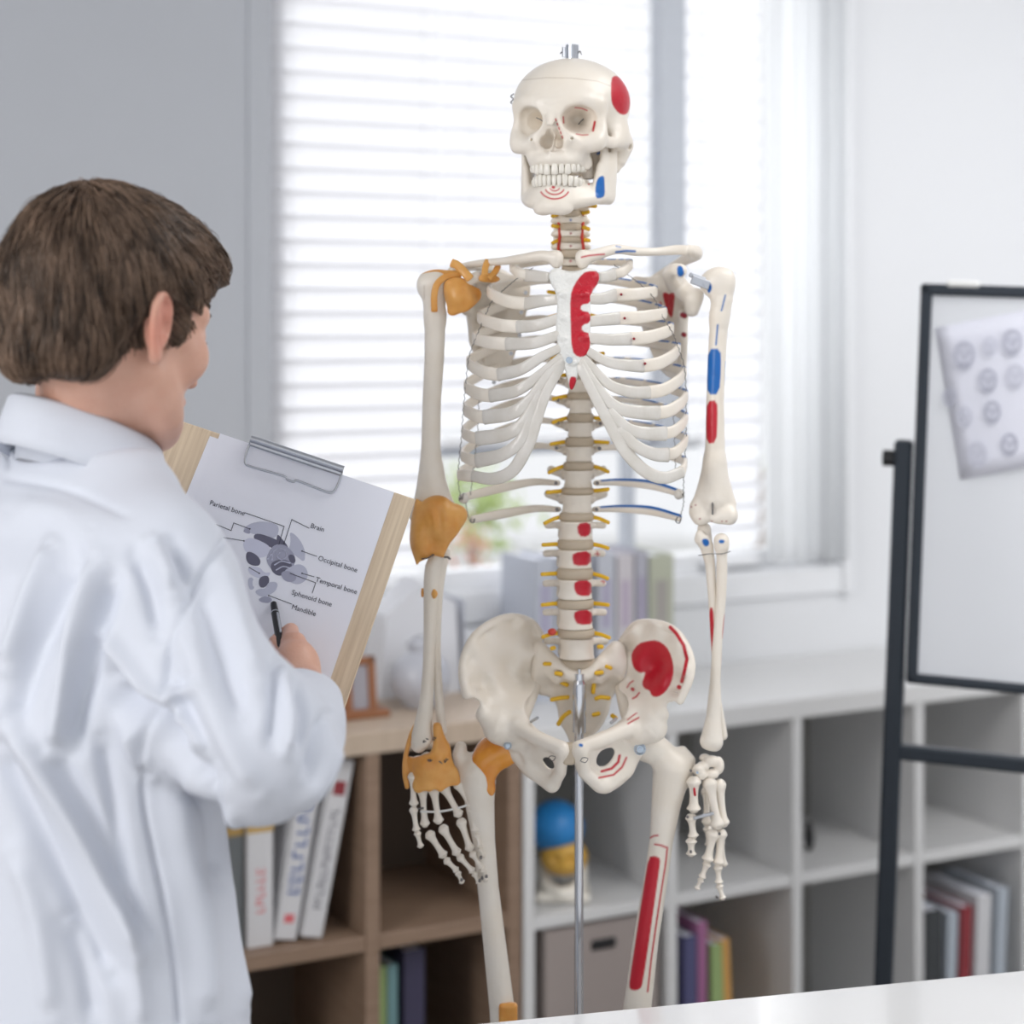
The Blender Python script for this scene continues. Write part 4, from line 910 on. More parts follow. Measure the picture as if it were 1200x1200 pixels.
sm_ = [(RED, [(776, 343), (781, 342.5), (784, 345), (787, 342.5), (791, 344), (790, 356), (788, 373), (784, 370), (779, 357)], None), (DKRED, [(800, 369), (802, 370)], 6.5), (DKRED, [(801, 392), (802, 392.5)], 5.5), (RED, [(774, 354), (775.5, 358)], 1.6), (BLUE, [(793, 312), (799, 311), (802, 319), (800, 324), (794, 324)], None)]
def scR(v):
    v.plate(sc_r, cr_, .005, rnd=.002); v.tube(tb([(804, 345, .045), (812, 350, .03), (810, 362, .035)]), [.013, .012, .009], .008)
    v.tube(tb([(817, 345, .028), (812, 364, .03)]), [.008, .007], .005); v.tube(tb([(800, 368, .05), (802, 400, .058), (800, 438, .075)]), [.007, .0045, .005], .006)
    v.tube(tb([(745, 340, .11), (775, 322, .105), (800, 306, .075), (815, 297, .035), (808, 293, .012)]), [.004, .006, .007, .0095, .007], .007, res=3)
    v.tube(tb([(792, 335, .05), (785, 322, .02), (790, 316, -.005), (797, 317, -.014)]), [.012, .009, .0075, .0085], .006, res=3)
vol('scapula', *bb(728, 828, 280, 452, -.03, .135), .0014, scR, marks=sm_)
sc_l = [(622, 322), (600, 322), (578, 320), (560, 325), (545, 338), (540, 352), (548, 366), (552, 380), (554, 400), (560, 425), (576, 433), (594, 433), (604, 417), (614, 380), (622, 345)]
cl2 = [(622, 322, .10), (590, 322, .09), (560, 326, .055), (540, 350, .03), (552, 385, .05), (560, 425, .08), (594, 433, .095), (614, 380, .105), (580, 370, .1)]
def scL(v):
    v.plate(sc_l, cl2, .005, rnd=.002); v.tube(tb([(555, 345, .045), (545, 348, .03), (548, 362, .035)]), [.013, .012, .009], .008)
    v.tube(tb([(552, 368, .05), (553, 400, .058), (565, 430, .08)]), [.006, .004, .004], .006)
    v.tube(tb([(615, 335, .11), (585, 320, .105), (555, 312, .075), (538, 316, .035), (530, 318, .01)]), [.004, .006, .006, .007, .006], .007, res=3)
    v.tube(tb([(565, 335, .05), (567, 326, .015), (558, 325, -.01), (550, 328, -.014)]), [.012, .009, .007, .007], .006, res=3)
scl = vol('scapula', *bb(525, 632, 300, 442, -.03, .135), .0014, scL, marks=[])
# shoulder ligaments (orange rubber)
def strap(name, pts, w, par=SK, t=.0014, m='liga', up=(0, 0, 1)):
    """flat rubber band: pts (px,py,d), w width radius"""
    V, F, _, _ = sweep(tb(pts), t, w, n=10, res=6, up=up); return mk(name, V, F, M[m], par)
fw = (0, 1, 0)
strap('shoulder_ligament', [(509, 365, -.022), (509, 345, -.024), (513, 332, -.022), (525, 323, -.018), (540, 322, -.012)], .0042, up=fw)
strap('shoulder_ligament', [(494, 329, .0), (497, 323, -.004), (510, 319, -.006), (530, 320, -.005), (545, 318, 0)], .0035, up=fw)
strap('shoulder_ligament', [(529, 308, -.01), (536, 311, -.016), (545, 320, -.022), (551, 327, -.024)], .0056, up=fw)
strap('shoulder_ligament', [(572, 305, -.008), (569, 313, -.012), (568, 322, -.016)], .0042, up=fw)
strap('shoulder_ligament', [(584, 311, .0), (580, 319, -.006), (573, 326, -.014)], .004, up=fw)
lg = [(562, 322), (571, 319), (580, 322), (588, 327), (580, 332), (568, 331), (560, 329)]
vol('shoulder_ligament', *bb(555, 592, 314, 336, -.03, .02), .001, lambda v: v.plate(lg, [(560, 325, -.018), (588, 328, .0)], .004, rnd=.0018), M['liga'])
lg = [(520, 330), (530, 325), (543, 325), (550, 332), (556, 336), (562, 338), (565, 345), (562, 353), (553, 361), (546, 366), (539, 367), (531, 371), (524, 368), (524, 358), (520, 344)]
vol('joint_capsule', *bb(516, 570, 322, 375, -.045, .03), .0011, lambda v: (v.plate(lg, [(521, 350, -.012), (535, 350, -.026), (548, 350, -.022), (564, 345, .0)], .008, rnd=.0038, sm=2), v.ell(S(536, 345, -.018), (.014, .012, .016), k=.006), v.ell(S(545, 337, -.032), (.004, .007, .005), k=.002, op='s')), M['liga'])
# metal shoulder bracket
MBk = Matrix.Translation(Vector(S(821, 331, -.012)))@Matrix.Rotation(.35, 4, 'Y')
mb = MB(); mb.box((-.012, -.0012, -.0055), (.012, .0012, .0055), MBk, .001); c = np.array(MBk@Vector((.006, 0, 0))); mb.cyl(c, c-(0, .004, 0), .0028, n=14)
mb.box((-.016, .004, .002), (.006, .006, .008), MBk, .001); mb.build('shoulder_bracket', M['steel'], SK)

# ---------------------------------------------------------------- arms
hm = [(BLUE, [(828.5, 333), (833, 331), (834.5, 338), (831.5, 344), (829, 342)], None), (BLUE, [(850, 346), (845.5, 364)], 1.7), (BLUE, [(841, 381), (839, 404)], 1.9),
      (BLUE, [(829.5, 409), (844.5, 408.5), (845, 430), (843, 462), (829, 462.5), (828.5, 440)], None), (RED, [(828.5, 470), (840.5, 469), (841, 490), (839.5, 519), (828, 520), (827, 495)], None),
      (BLUE, [(850.3, 424), (849.8, 452)], .9), (DKRED, [(815, 592), (815.2, 592)], 1.6), (DKRED, [(820, 608), (820.2, 608)], 1.8), (DKRED, [(834, 611), (834.2, 611)], 1.5), (DKRED, [(846, 611), (846.2, 611)], 1.5), (DKRED, [(851, 611), (851.2, 611)], 1.5), (DKRED, [(810, 594), (810.2, 594)], 1.6)]
def humR(v):
    v.ell(S(836, 332, .006), (.017, .019, .017)); v.ell(S(853, 330, 0), (.0095, .013, .015), k=.008); v.tube(tb([(843, 326, .0), (846, 350, 0), (843, 375, 0)]), [.014, .014, .0115], .008)
    v.tube(tb([(843, 370, 0), (840, 420, 0), (838, 470, 0), (838, 520, 0), (837, 550, 0), (836, 585, 0)]), [.0115, .0112, .011, .0122, .0135, .016], .006)
    v.tube(tb([(838, 540, .0), (817, 593, .002)]), [.008, .0075], .012); v.tube(tb([(838, 540, .0), (856, 590, .002)]), [.008, .0075], .012)
    v.tube(tb([(816, 595, .0), (813, 600, .0)]), [.0085, .006], .006)
    v.tube(tb([(821, 605, -.004), (832, 603, -.003), (842, 605, -.004), (854, 604, -.004)]), [.0115, .0085, .0095, .0118], .006)
    v.ell(S(837, 600, -.018), (.006, .007, .009), k=.006, op='s'); v.tube(tb([(845.5, 322, -.02), (846.5, 345, -.017)]), .0018, .004, 's')
vol('humerus', *bb(802, 870, 312, 625, -.03, .035), .0013, humR, marks=hm)
mb = MB(); c = S(835, 603, -.014); mb.cyl(c, c+(0, 0, .016), .0012, n=8); mb.build('elbow_pin', M['wire'], SK)
am = [(BLUE, [(822, 632), (829, 631), (832, 636), (829, 641), (824, 639)], None)]
def ulR(v):
    v.tube(tb([(823, 632, -.006), (828, 640, -.002), (832, 660, 0), (835, 700, 0), (838, 760, .002), (841, 820, .004), (847, 862, .006)]), [.0085, .0085, .0062, .0055, .005, .0045, .006], .004)
    v.tube(tb([(825, 620, .01), (826, 630, .006)]), [.0085, .009], .006); v.ell(S(826, 622, -.008), (.009, .007, .005), k=.003, op='s'); v.tube(tb([(820, 626, -.008), (818, 632, -.006)]), [.005, .004], .004)
vol('ulna', *bb(808, 862, 608, 874, -.025, .03), .0012, ulR, marks=am+[(RED, [(831, 712), (836, 712), (837, 740), (836, 782), (832, 740)], None)])
def raR(v):
    v.tube(tb([(845.5, 634, -.008), (845.5, 640, -.008)]), [.0098, .009], .002); v.tube(tb([(845.5, 640, -.008), (846, 652, -.008), (846, 668, -.007), (845, 700, -.006), (841, 750, -.006), (838, 800, -.006), (836, 840, -.006), (834, 866, -.006)]), [.0075, .0065, .0068, .0062, .006, .0065, .009, .0135], .004)
    v.tube(tb([(828, 870, -.008), (838, 872, -.006)]), [.007, .008], .006)
vol('radius', *bb(815, 860, 625, 886, -.03, .02), .0012, raR, marks=[(BLUE, [(842, 632.5), (849, 632.5), (849, 636.5), (843, 637)], None), (RED, [(848.5, 720), (850.5, 720), (849, 748), (846, 748)], None), (RED, [(847, 756), (848.8, 756), (847, 782), (845, 782)], None)])
twist([(818, 651, -.014), (832, 649, -.018), (846, 649, -.02), (856, 646, -.014)], 'elbow_wire')
def humL(v):
    v.ell(S(512, 332, .004), (.0185, .019, .0165)); v.ell(S(497, 334, 0), (.009, .013, .014), k=.008); v.tube(tb([(508, 335, 0), (510, 375, 0)]), [.0155, .0125], .008)
    v.tube(tb([(510, 370, 0), (509, 420, 0), (506, 470, 0), (505, 520, 0), (505, 550, 0), (508, 590, 0)]), [.013, .0122, .0115, .0118, .0145, .0185], .006)
    v.tube(tb([(507, 550, 0), (487, 605, 0)]), [.009, .008], .012); v.tube(tb([(507, 560, 0), (530, 605, .0)]), [.009, .009], .012)
    v.tube(tb([(497, 618, -.002), (525, 614, -.002)]), [.012, .012], .006)
vol('humerus', *bb(482, 552, 312, 632, -.03, .035), .0014, humL, marks=[(SEAM, [(497, 334), (497.3, 350)], .6)])
el = [(487, 583), (491, 586), (495, 589.5), (499, 586), (505, 583), (513, 581.5), (521, 583), (531, 591), (540, 594), (546, 600), (546.5, 606), (544, 612), (537, 625), (532, 631), (527, 637), (521, 650), (520, 654), (514, 652), (508, 651), (503, 653), (496, 656), (491, 659), (488.5, 664), (485, 653), (481, 637), (480.5, 621), (483, 603)]
def elb(v):
    v.plate(el, [(481, 620, .0), (495, 620, -.018), (515, 610, -.026), (530, 610, -.02), (546, 606, -.004), (505, 650, -.016), (489, 660, -.01)], .016, rnd=.007, sm=1)
    v.ell(S(512, 607, -.018), (.022, .018, .024), k=.01); v.ell(S(494, 625, -.014), (.014, .018, .030), k=.006); v.ell(S(535, 603, -.01), (.011, .013, .010), k=.01); v.tube(tb([(515, 598, -.036), (516, 618, -.038)]), [.003, .004], .008, 's')
    v.tube(tb([(495, 592, -.035), (505, 612, -.038), (504, 640, -.03)]), [.0012, .0018, .001], .005, 's')
vol('elbow_ligament', *bb(476, 551, 577, 668, -.055, .03), .0012, elb, M['liga'])
twist([(494, 655, -.022), (501, 654, -.026), (508, 650, -.024)], 'elbow_wire', .0009); twist([(521, 653, -.01), (525, 653, -.016), (527, 655, -.01)], 'elbow_wire', .0012)
raL = [(513, 650, -.008), (507, 665, -.006), (505, 690, -.004), (504, 730, -.004), (502, 790, -.004), (498, 835, -.006), (494, 862, -.008), (491, 874, -.008)]
vol('radius', *bb(478, 522, 640, 886, -.035, .02), .0012, lambda v: (v.tube(tb(raL), [.008, .0095, .0092, .008, .0075, .0095, .0125, .0085], res=2), v.tube(tb([(490, 872, -.006), (498, 866, -.01)]), [.007, .009], .006)))
vol('ulna', *bb(496, 528, 640, 864, -.02, .03), .0012, lambda v: v.tube(tb([(519, 648, .004), (517, 665, .004), (513, 700, .004), (511, 760, .006), (514, 810, .006), (517, 845, .002), (518, 857, .0)]), [.009, .007, .0062, .0058, .0055, .0055, .006], res=2))
for a, b, r_ in (((508.5, 692, -.012), (508.7, 700, -.012), .0042), ((495, 690, -.004), (495, 699, -.004), .0025)):
    tube('ligament_stub', [S(*a), S((a[0]+b[0])/2+.6, (a[1]+b[1])/2, a[2]), S(*b)], [r_*.6, r_, r_*.6], M['liga'], SK, n=10, res=4)
wr = [(507, 847), (512, 846), (517, 848), (520, 859), (524, 868), (528, 873), (530, 892), (539, 906), (540, 921), (530, 920), (523, 923), (516, 929), (510, 924), (504, 928), (497, 926), (491, 930), (484, 926), (482, 914), (478, 900), (478, 886), (486, 888), (496, 886), (506, 881), (508, 866)]
def wrl(v):
    v.plate(wr, [(480, 900, -.004), (500, 895, -.02), (515, 890, -.022), (530, 890, -.012), (540, 915, -.008), (505, 925, -.02), (514, 855, -.014)], .012, rnd=.005, sm=1)
    v.ell(S(505, 902, -.014), (.022, .013, .017), k=.008)
    v.tube(tb([(487, 851, -.006), (482, 862, -.006), (475.5, 885, -.006), (475, 905, -.006), (477, 922, -.006)]), [.0035, .0035, .003, .004, .003], .003, res=3)
vol('wrist_ligament', *bb(470, 546, 840, 936, -.045, .02), .0012, wrl, M['liga'])
mb = MB(); rg = np.random.default_rng(5)
for (x_, y_) in ((497, 868), (500, 866), (507, 867), (509, 864), (501, 892), (504, 890), (516, 894), (521, 891), (523, 889)):
    c = S(x_, y_, -.0235 if y_ < 880 else -.0285); V, F, _, _ = sweep([c+(0, .002, 0), c+(.0015*rg.normal(), -.001, .0015*rg.normal()), c+(.002, .001, -.001)], .0007, n=5, res=3); mb.add(V, F)
mb.build('wrist_wire', M['wire'], SK, smooth=True)
def phal(a, b, r, par, fl=1.25, m='bone'):
    a = S(*a); b = S(*b); p = [a+(b-a)*t for t in (0, .08, .25, .55, .82, .95, 1)]
    V, F, _, _ = sweep(p, [r*1.05*fl, r*1.18*fl, r*.98, r*.80, r*.95, r*1.12*fl, r*.85*fl], n=12, res=3); return mk('finger_bone', V, F, M[m], par)
def hand(name, carp, lo, hi, bones, h=.0011):
    hb = vol(name, lo, hi, h, lambda v: [v.ell(S(*c[:3]), np.array(c[3:6])*.001, k=.0016) for c in carp])
    for a, b, r in bones: phal(a, b, r*.001, hb)
    return hb
D_ = -.012
bl = [((483.5, 908, D_), (485, 943, D_), 4.3), ((484.5, 948, D_), (488, 973, D_), 3.8), ((489, 976, D_), (493, 992, D_), 3.2),
      ((495, 925, -.004), (498, 967, -.002), 4.4), ((503, 977, -.004), (520, 1003, -.008), 4.6), ((523, 1008, -.008), (535, 1020, -.01), 3.6), ((536.5, 1023, -.01), (541.5, 1034, -.011), 3.0),
      ((508, 924, -.006), (514, 963, -.006), 4.8), ((518.6, 970, -.006), (536, 1000, -.01), 4.6), ((538.5, 1004, -.01), (554, 1021, -.013), 3.7), ((556, 1024, -.013), (561, 1034, -.014), 3.0),
      ((520, 922, -.006), (538, 955, -.008), 4.8), ((540, 962, -.008), (551, 995, -.012), 4.6), ((553.5, 1000, -.012), (564.5, 1017, -.014), 3.6), ((566, 1020, -.014), (569, 1032, -.014), 2.8),
      ((536, 918, -.006), (552, 944, -.008), 4.6), ((553, 948, -.008), (557, 974, -.012), 3.8), ((559, 978, -.012), (562, 992, -.014), 3.2), ((563, 995, -.014), (567, 1004, -.014), 2.6)]
hl = hand('hand', [(x_, y_, -.006, 8, 7, 7) for x_, y_ in ((490, 892), (500, 888), (512, 888), (522, 892), (488, 908), (500, 906), (513, 905), (525, 908), (533, 912))], *bb(478, 545, 876, 925, -.025, .015), bl)
tube('finger_rod', tb([(493, 951, -.006), (515, 951, -.008), (540, 946, -.01), (555, 940, -.01)]), .0014, M['whiterod'], hl, n=8)
tube('finger_pin', tb([(490, 947.5, -.018), (496, 947, -.018)]), .0014, M['wire'], hl, n=8)
for x_, y_ in ((563.5, 1005), (562, 1032), (565, 1029), (570, 1027), (541, 1031)):
    c = S(x_, y_, -.019); mb = MB(); mb.cyl(c+(0, .002, 0), c-(0, .002, 0), .0018, n=10); mb.build('finger_pin', M['wire'], hl)
br = [((813, 914, -.02), (813, 949, -.02), 6.4), ((810, 957, -.02), (812.5, 980, -.02), 5.0), ((810, 985, -.02), (810, 1001, -.02), 4.8),
      ((831, 915, -.012), (841, 968, -.014), 6.4), ((843, 917, -.004), (848, 966, -.006), 5.6), ((836, 976, -.014), (829, 1008, -.016), 5.6), ((828.5, 1012, -.016), (822.5, 1028, -.016), 3.8), ((821.5, 1031, -.016), (817, 1041, -.016), 3.0),
      ((845, 975, -.006), (842, 1012, -.01), 5.4), ((841.5, 1016, -.01), (842.5, 1034, -.01), 4.0), ((843, 1038, -.01), (847, 1053, -.012), 3.4),
      ((828, 925, .014), (828, 965, .014), 4.6), ((829, 970, .016), (831, 990, .016), 4.0), ((845, 985, .012), (849, 1014, .012), 3.2)]
hr = hand('hand', [(824, 898, -.01, 8, 8, 6), (834, 892, -.008, 10, 8, 7), (842, 897, -.004, 7, 8, 11), (818, 902, -.016, 7, 7, 7), (822, 908, -.016, 7, 7, 6), (834, 907, -.01, 9, 8, 6), (826, 888, .0, 7, 6, 5)], *bb(805, 858, 880, 925, -.03, .015), br)
mb = MB(); mb.cyl(S(813, 959, -.028), S(836, 953, -.022), .0022, n=10); mb.build('finger_rod', M['steel'], hr)
for x_, y_, m in ((809.5, 903, 'wire'), (817, 905, 'zinc'), (843, 977, 'wire'), (804.5+1, 957, 'wire'), (840, 1051, 'wire'), (809.5, 998, 'wire')):
    c = S(x_, y_, -.026 if x_ < 830 else -.017); mb = MB(); mb.cyl(c+(0, .002, 0), c-(0, .002, 0), .0016, n=10); mb.build('finger_pin', M[m], hr)
V, F, _, _ = sweep(tb([(813.5, 924, -.0275), (814.5, 932, -.0275)]), [.0014, .0016], n=8, res=2); mk('muscle_mark', V, F, flat('mark_red2', RED), hr)

# ---------------------------------------------------------------- pelvis
hipL = [(599, 722), (615, 725), (627, 730), (637, 747), (636, 760), (624, 769), (623, 780), (624, 793), (628, 806), (622, 816), (616, 822), (615, 832), (619, 843), (628, 853), (640, 862), (652, 867), (661, 869), (662, 884), (661, 892), (659, 908), (655, 919), (648, 925), (637, 921), (626, 911), (617, 898), (610, 882), (600, 879), (588, 873), (578, 860), (574, 851), (567, 839), (564, 823), (556, 818), (547, 815), (542, 800), (541, 788), (543, 772), (550, 755), (560, 740), (578, 728)]
cL = [(545, 790, -.045), (550, 760, -.03), (575, 730, .0), (605, 724, .03), (630, 740, .06), (600, 780, .025), (570, 800, -.005), (620, 790, .045), (548, 815, -.05), (580, 850, -.03), (612, 850, -.03), (640, 875, -.06), (660, 880, -.072), (590, 870, -.025), (650, 920, -.045), (625, 905, -.03)]
holeL = [(636, 889), (641, 886), (647, 890), (650, 898), (648, 903), (642, 901), (637, 895)]
def hipl(v):
    v.plate(hipL, cL, .008, rnd=.0035, sm=2)
    crest = [(547, 814, -.05), (542, 790, -.046), (545, 768, -.034), (557, 745, -.02), (578, 729, .0), (600, 723, .026), (622, 729, .05), (635, 746, .06)]
    v.tube(tb(crest), [.006, .0055, .0055, .0055, .005, .005, .005, .005], .005, res=3)
    v.tube(tb([(566, 838, -.03), (584, 853, -.026), (604, 858, -.03)]), [.009, .019, .012], .012); v.tube(tb([(608, 852, -.036), (628, 864, -.055), (658, 877, -.074)]), [.011, .009, .0085], .008, res=3)
    v.tube(tb([(658, 880, -.072), (657, 905, -.06), (647, 920, -.046)]), [.009, .007, .008], .006); v.tube(tb([(605, 880, -.016), (622, 902, -.026), (646, 918, -.044)]), [.011, .010, .008], .008)
    v.tube(tb([(626, 806, .04), (616, 830, .012), (606, 850, -.02)]), [.008, .009, .011], .008); v.plate(holeL, cL+[(640, 893, -.055)], .05, .003, op='s')
    v.ell(S(585, 795, -.02), (.030, .016, .045), k=.02, op='s') if False else None
vol('hip_bone', *bb(536, 668, 716, 932, -.1, .09), .0015, hipl, marks=[])
hipR = [(762, 729), (744, 732), (730, 745), (724, 759), (731, 766), (736, 776), (734, 790), (728, 802), (725, 809), (732, 814), (736, 823), (735, 832), (730, 842), (717, 852), (703, 860), (690, 866), (672, 870), (671, 880), (673, 889), (676, 900), (682, 911), (695, 922), (707, 927), (718, 925), (729, 918), (738, 906), (743, 893), (746, 880), (756, 870), (768, 856), (775, 840), (777, 828), (785, 822), (790, 823), (800, 808), (809, 782), (808, 762), (798, 745), (782, 733)]
cR = [(806, 785, -.045), (800, 755, -.03), (775, 732, .0), (750, 732, .03), (728, 758, .055), (760, 780, .02), (790, 800, -.015), (735, 795, .04), (795, 820, -.045), (772, 840, -.03), (735, 845, -.025), (700, 868, -.055), (674, 880, -.072), (750, 868, -.025), (707, 920, -.045), (735, 905, -.03)]
holeR = [(699, 889), (703, 881), (711, 877), (718, 877.5), (721, 883), (718, 892), (711, 899), (703, 900), (699, 896)]
def hipr(v):
    v.plate(hipR, cR, .008, rnd=.0035, sm=2)
    v.tube(tb([(797, 821, -.047), (808, 795, -.046), (809, 772, -.036), (798, 747, -.022), (782, 734, -.004), (760, 729, .024), (742, 734, .04), (726, 757, .055)]), [.005, .0055, .0055, .005, .005, .0045, .005, .005], .005, res=3)
    v.tube(tb([(775, 838, -.03), (764, 852, -.026), (748, 860, -.03)]), [.009, .019, .012], .012); v.tube(tb([(738, 853, -.036), (712, 864, -.055), (679, 876, -.074)]), [.011, .009, .0085], .008, res=3)
    v.tube(tb([(680, 882, -.072), (685, 905, -.062), (702, 920, -.05)]), [.009, .008, .009], .006); v.tube(tb([(744, 878, -.016), (733, 902, -.03), (710, 920, -.046)]), [.011, .010, .009], .008)
    v.tube(tb([(728, 808, .035), (734, 832, .008), (742, 850, -.02)]), [.008, .009, .011], .008); v.plate(holeR, cR+[(710, 888, -.055)], .06, .003, op='s')
    v.tube(tb([(768, 868, .01), (765, 872, .0)]), [.01, .01], .006)
kid = [(740, 765), (748, 754), (759, 751), (770, 750), (781, 757), (787, 769), (790, 785), (787, 800), (780, 811), (771, 817), (764, 816), (761, 809), (755, 807), (752, 801), (755, 793), (756, 787), (750, 789), (743, 784), (740, 775)]
pm = [(RED, kid, None), (RED, [(785.5, 735), (793, 743), (801, 756), (805, 772), (802.5, 785), (799, 798.5)], 4.2), (RED, [(795.5, 805), (796, 805.5)], 5), (RED, [(735, 805.5), (738, 800.5), (742, 798)], 1.6), (RED, [(741, 807.5), (741.8, 808)], 4), (RED, [(749, 812), (745.5, 816.5), (741.5, 818.5)], 2),
      (RED, [(746, 835.5), (741, 839), (735.5, 843.5)], 1.4), (RED, [(748.5, 841), (742, 844.5), (736, 848)], 1.8), (RED, [(726, 885.5), (724.5, 893), (717, 900.5), (705, 904)], 3.0), (RED, [(734, 888), (729, 899), (719, 908), (702, 911.5)], 2.2), (BLUE, [(680, 873), (681.5, 873.5)], 3.6)]
vol('hip_bone', *bb(664, 816, 722, 934, -.1, .09), .0015, hipr, marks=pm)
vol('pubic_symphysis', *bb(656, 678, 868, 900, -.1, -.04), .001, lambda v: v.box(S(666.5, 883, -.068), (.0075, .009, .0125), .004), M['disc'])
sac = [(634, 752), (641, 760), (650, 770), (658, 782), (668, 789), (680, 790), (692, 785), (702, 770), (712, 758), (721, 751), (726, 762), (735, 770), (736, 780), (732, 792), (728, 806), (720, 812), (716, 822), (714, 834), (706, 850), (696, 862), (688, 872), (678, 880), (668, 872), (664, 860), (655, 846), (653, 826), (644, 816), (630, 814), (624, 802), (622, 785), (625, 770)]
csa = [(678, 788, .018), (678, 820, .055), (678, 850, .062), (678, 875, .045), (630, 780, .035), (726, 780, .035), (645, 810, .055), (715, 810, .055)]
def sacr(v):
    v.plate(sac, csa, .016, rnd=.007, sm=1)
    v.tube(tb([(652, 779, .026), (665, 790, .018), (678, 793, .016), (692, 789, .018), (704, 778, .026)]), .0075, .008, res=3)
    v.tube(tb([(630, 760, .04), (640, 775, .036), (655, 792, .034)]), [.008, .012, .012], .01); v.tube(tb([(725, 760, .04), (716, 775, .036), (700, 792, .034)]), [.008, .012, .012], .01)
    for x_, y_ in ((655, 789), (702, 789), (660, 802), (698, 804), (658, 818), (704, 818), (662, 834), (700, 834)): v.ell(S(x_, y_, csa[1][2]-.022 if y_ > 800 else .02), (.005, .012, .004), k=.004, op='s')
sacrum = vol('sacrum', *bb(618, 742, 744, 886, -.01, .1), .0015, sacr)
for pts in ([(651, 789), (658, 790)], [(706, 788), (698, 789)], [(657, 799), (665, 803)], [(646, 820), (656, 818), (666, 817)], [(714, 818), (704, 817), (698, 819)], [(696, 801), (695, 812)], [(654, 849), (660, 840), (668, 834)], [(695, 838), (702, 836)], [(722, 842), (717, 838)], [(650, 759), (646, 760)], [(701, 758), (706, 758)]):
    tube('sacral_nerve', [S(x_, y_, .028 if y_ > 795 else .012) for x_, y_ in pts], [.0028]*len(pts), M['nerve'], sacrum, n=8, res=4)
tube('pelvis_pin', tb([(622, 846, -.04), (630, 841, -.05)]), .0018, M['steel'], SK, n=8); tube('pelvis_pin', tb([(716, 847, -.04), (722, 842, -.03)]), .0018, M['steel'], SK, n=8)
def loopw(cx, cy, d):
    tube('pelvis_wire', tb([(cx-4, cy+1, d), (cx-1, cy-3, d-.003), (cx+5, cy-2, d-.003), (cx+2, cy+2.5, d-.003), (cx-3, cy+1.5, d-.002)]), .0005, M['wire'], SK, n=6)
loopw(646, 889, -.083); loopw(684, 891, -.083)

# ---------------------------------------------------------------- legs
fm = [(RED, [(760, 1004), (768, 1003), (774, 1006), (773, 1016), (764, 1080), (753, 1154), (750, 1159), (744, 1161), (737.5, 1159), (737.5, 1150), (745, 1100), (755, 1035)], None), (RED, [(767.5, 989.5), (774, 990.5), (782, 993.5), (780, 1012), (774, 1050), (768, 1090), (763, 1125), (759, 1162)], 2.0), (RED, [(762, 982), (766, 979.5), (771, 979)], 1.8)]
def femR(v):
    v.ell(S(757, 872, .004), (.021, .021, .021)); v.tube(tb([(760, 872, .002), (776, 888, 0)]), [.016, .0155], .008)
    v.tube(tb([(778, 880, 0), (790, 900, 0), (798, 893, .004)]), [.012, .016, .013], .01); v.tube(tb([(800, 880, .004), (806, 892, .002), (802, 915, .0)]), [.0062, .0095, .008], .006)
    v.tube(tb([(788, 900, 0), (781, 940, 0), (775, 985, 0), (767, 1040, 0), (757, 1100, 0), (747, 1180, 0), (742, 1240, .0), (738, 1300, .0)]), [.024, .0185, .0145, .0148, .0158, .0172, .0185, .024], .006)
    v.ell(S(722, 1318, .004), (.022, .028, .022), k=.01); v.ell(S(757, 1318, .004), (.022, .028, .022), k=.01)
vol('femur', *bb(695, 818, 846, 1345, -.035, .04), .0016, femR, marks=fm)
def femL(v):
    v.ell(S(592, 876, .004), (.021, .021, .021)); v.tube(tb([(588, 876, .002), (570, 890, 0)]), [.016, .0155], .008)
    v.tube(tb([(570, 885, 0), (556, 905, 0), (548, 893, .004)]), [.012, .016, .011], .01); v.tube(tb([(540, 876, .004), (538, 884, .002), (546, 912, .0)]), [.0075, .0085, .010], .007)
    v.tube(tb([(560, 905, 0), (562, 940, 0), (567, 985, 0), (572, 1040, 0), (580, 1110, 0), (588, 1180, 0), (594, 1240, .0), (600, 1300, .0)]), [.023, .0182, .0138, .013, .0142, .0155, .018, .024], .006)
    v.ell(S(583, 1318, .004), (.022, .028, .022), k=.01); v.ell(S(618, 1318, .004), (.022, .028, .022), k=.01)
vol('femur', *bb(528, 642, 846, 1345, -.035, .04), .0016, femL, marks=[])
hc = [(576, 854), (583, 855), (590, 860), (594, 866), (598, 877), (606, 877), (610, 882), (608, 887), (597, 896), (588, 900), (582, 907), (580, 915), (581.5, 924), (577, 931), (571, 926), (565, 921), (555, 908), (551, 893), (553, 884), (558, 875), (563, 860), (569, 856)]
def hcap(v):
    v.ell(S(593, 877, .002), (.0262, .0262, .0262)); v.tube(tb([(590, 878, .002), (570, 894, 0)]), [.0205, .0195], .01); v.tube(tb([(570, 888, 0), (572, 935, 0)]), [.020, .017], .012)
    v.plate(hc, [(580, 890, 0)], .12, k=.004, rnd=.003, op='i', sm=2)
vol('hip_ligament', *bb(546, 616, 848, 936, -.05, .03), .0013, hcap, M['ligd'])
for x_, y_, d, r in ((595, 874, -.036, .0048), (750, 878, -.034, .0072)):
    c = S(x_, y_, d); mb = MB(); mb.cyl(c+(0, .014, 0), c, r, n=24).cyl(c, c-(0, .0015, 0), r*.9, r*.6, n=24).cyl(c, c-(0, .0035, 0), r*.35, n=6); mb.build('hip_screw', M['zinc'], SK)
o = vol('knee_ligament', *bb(580, 612, 1168, 1230, -.04, .03), .0015, lambda v: v.box(S(595.5, 1200, -.014), (.0115, .006, .026), .004), M['liga'])
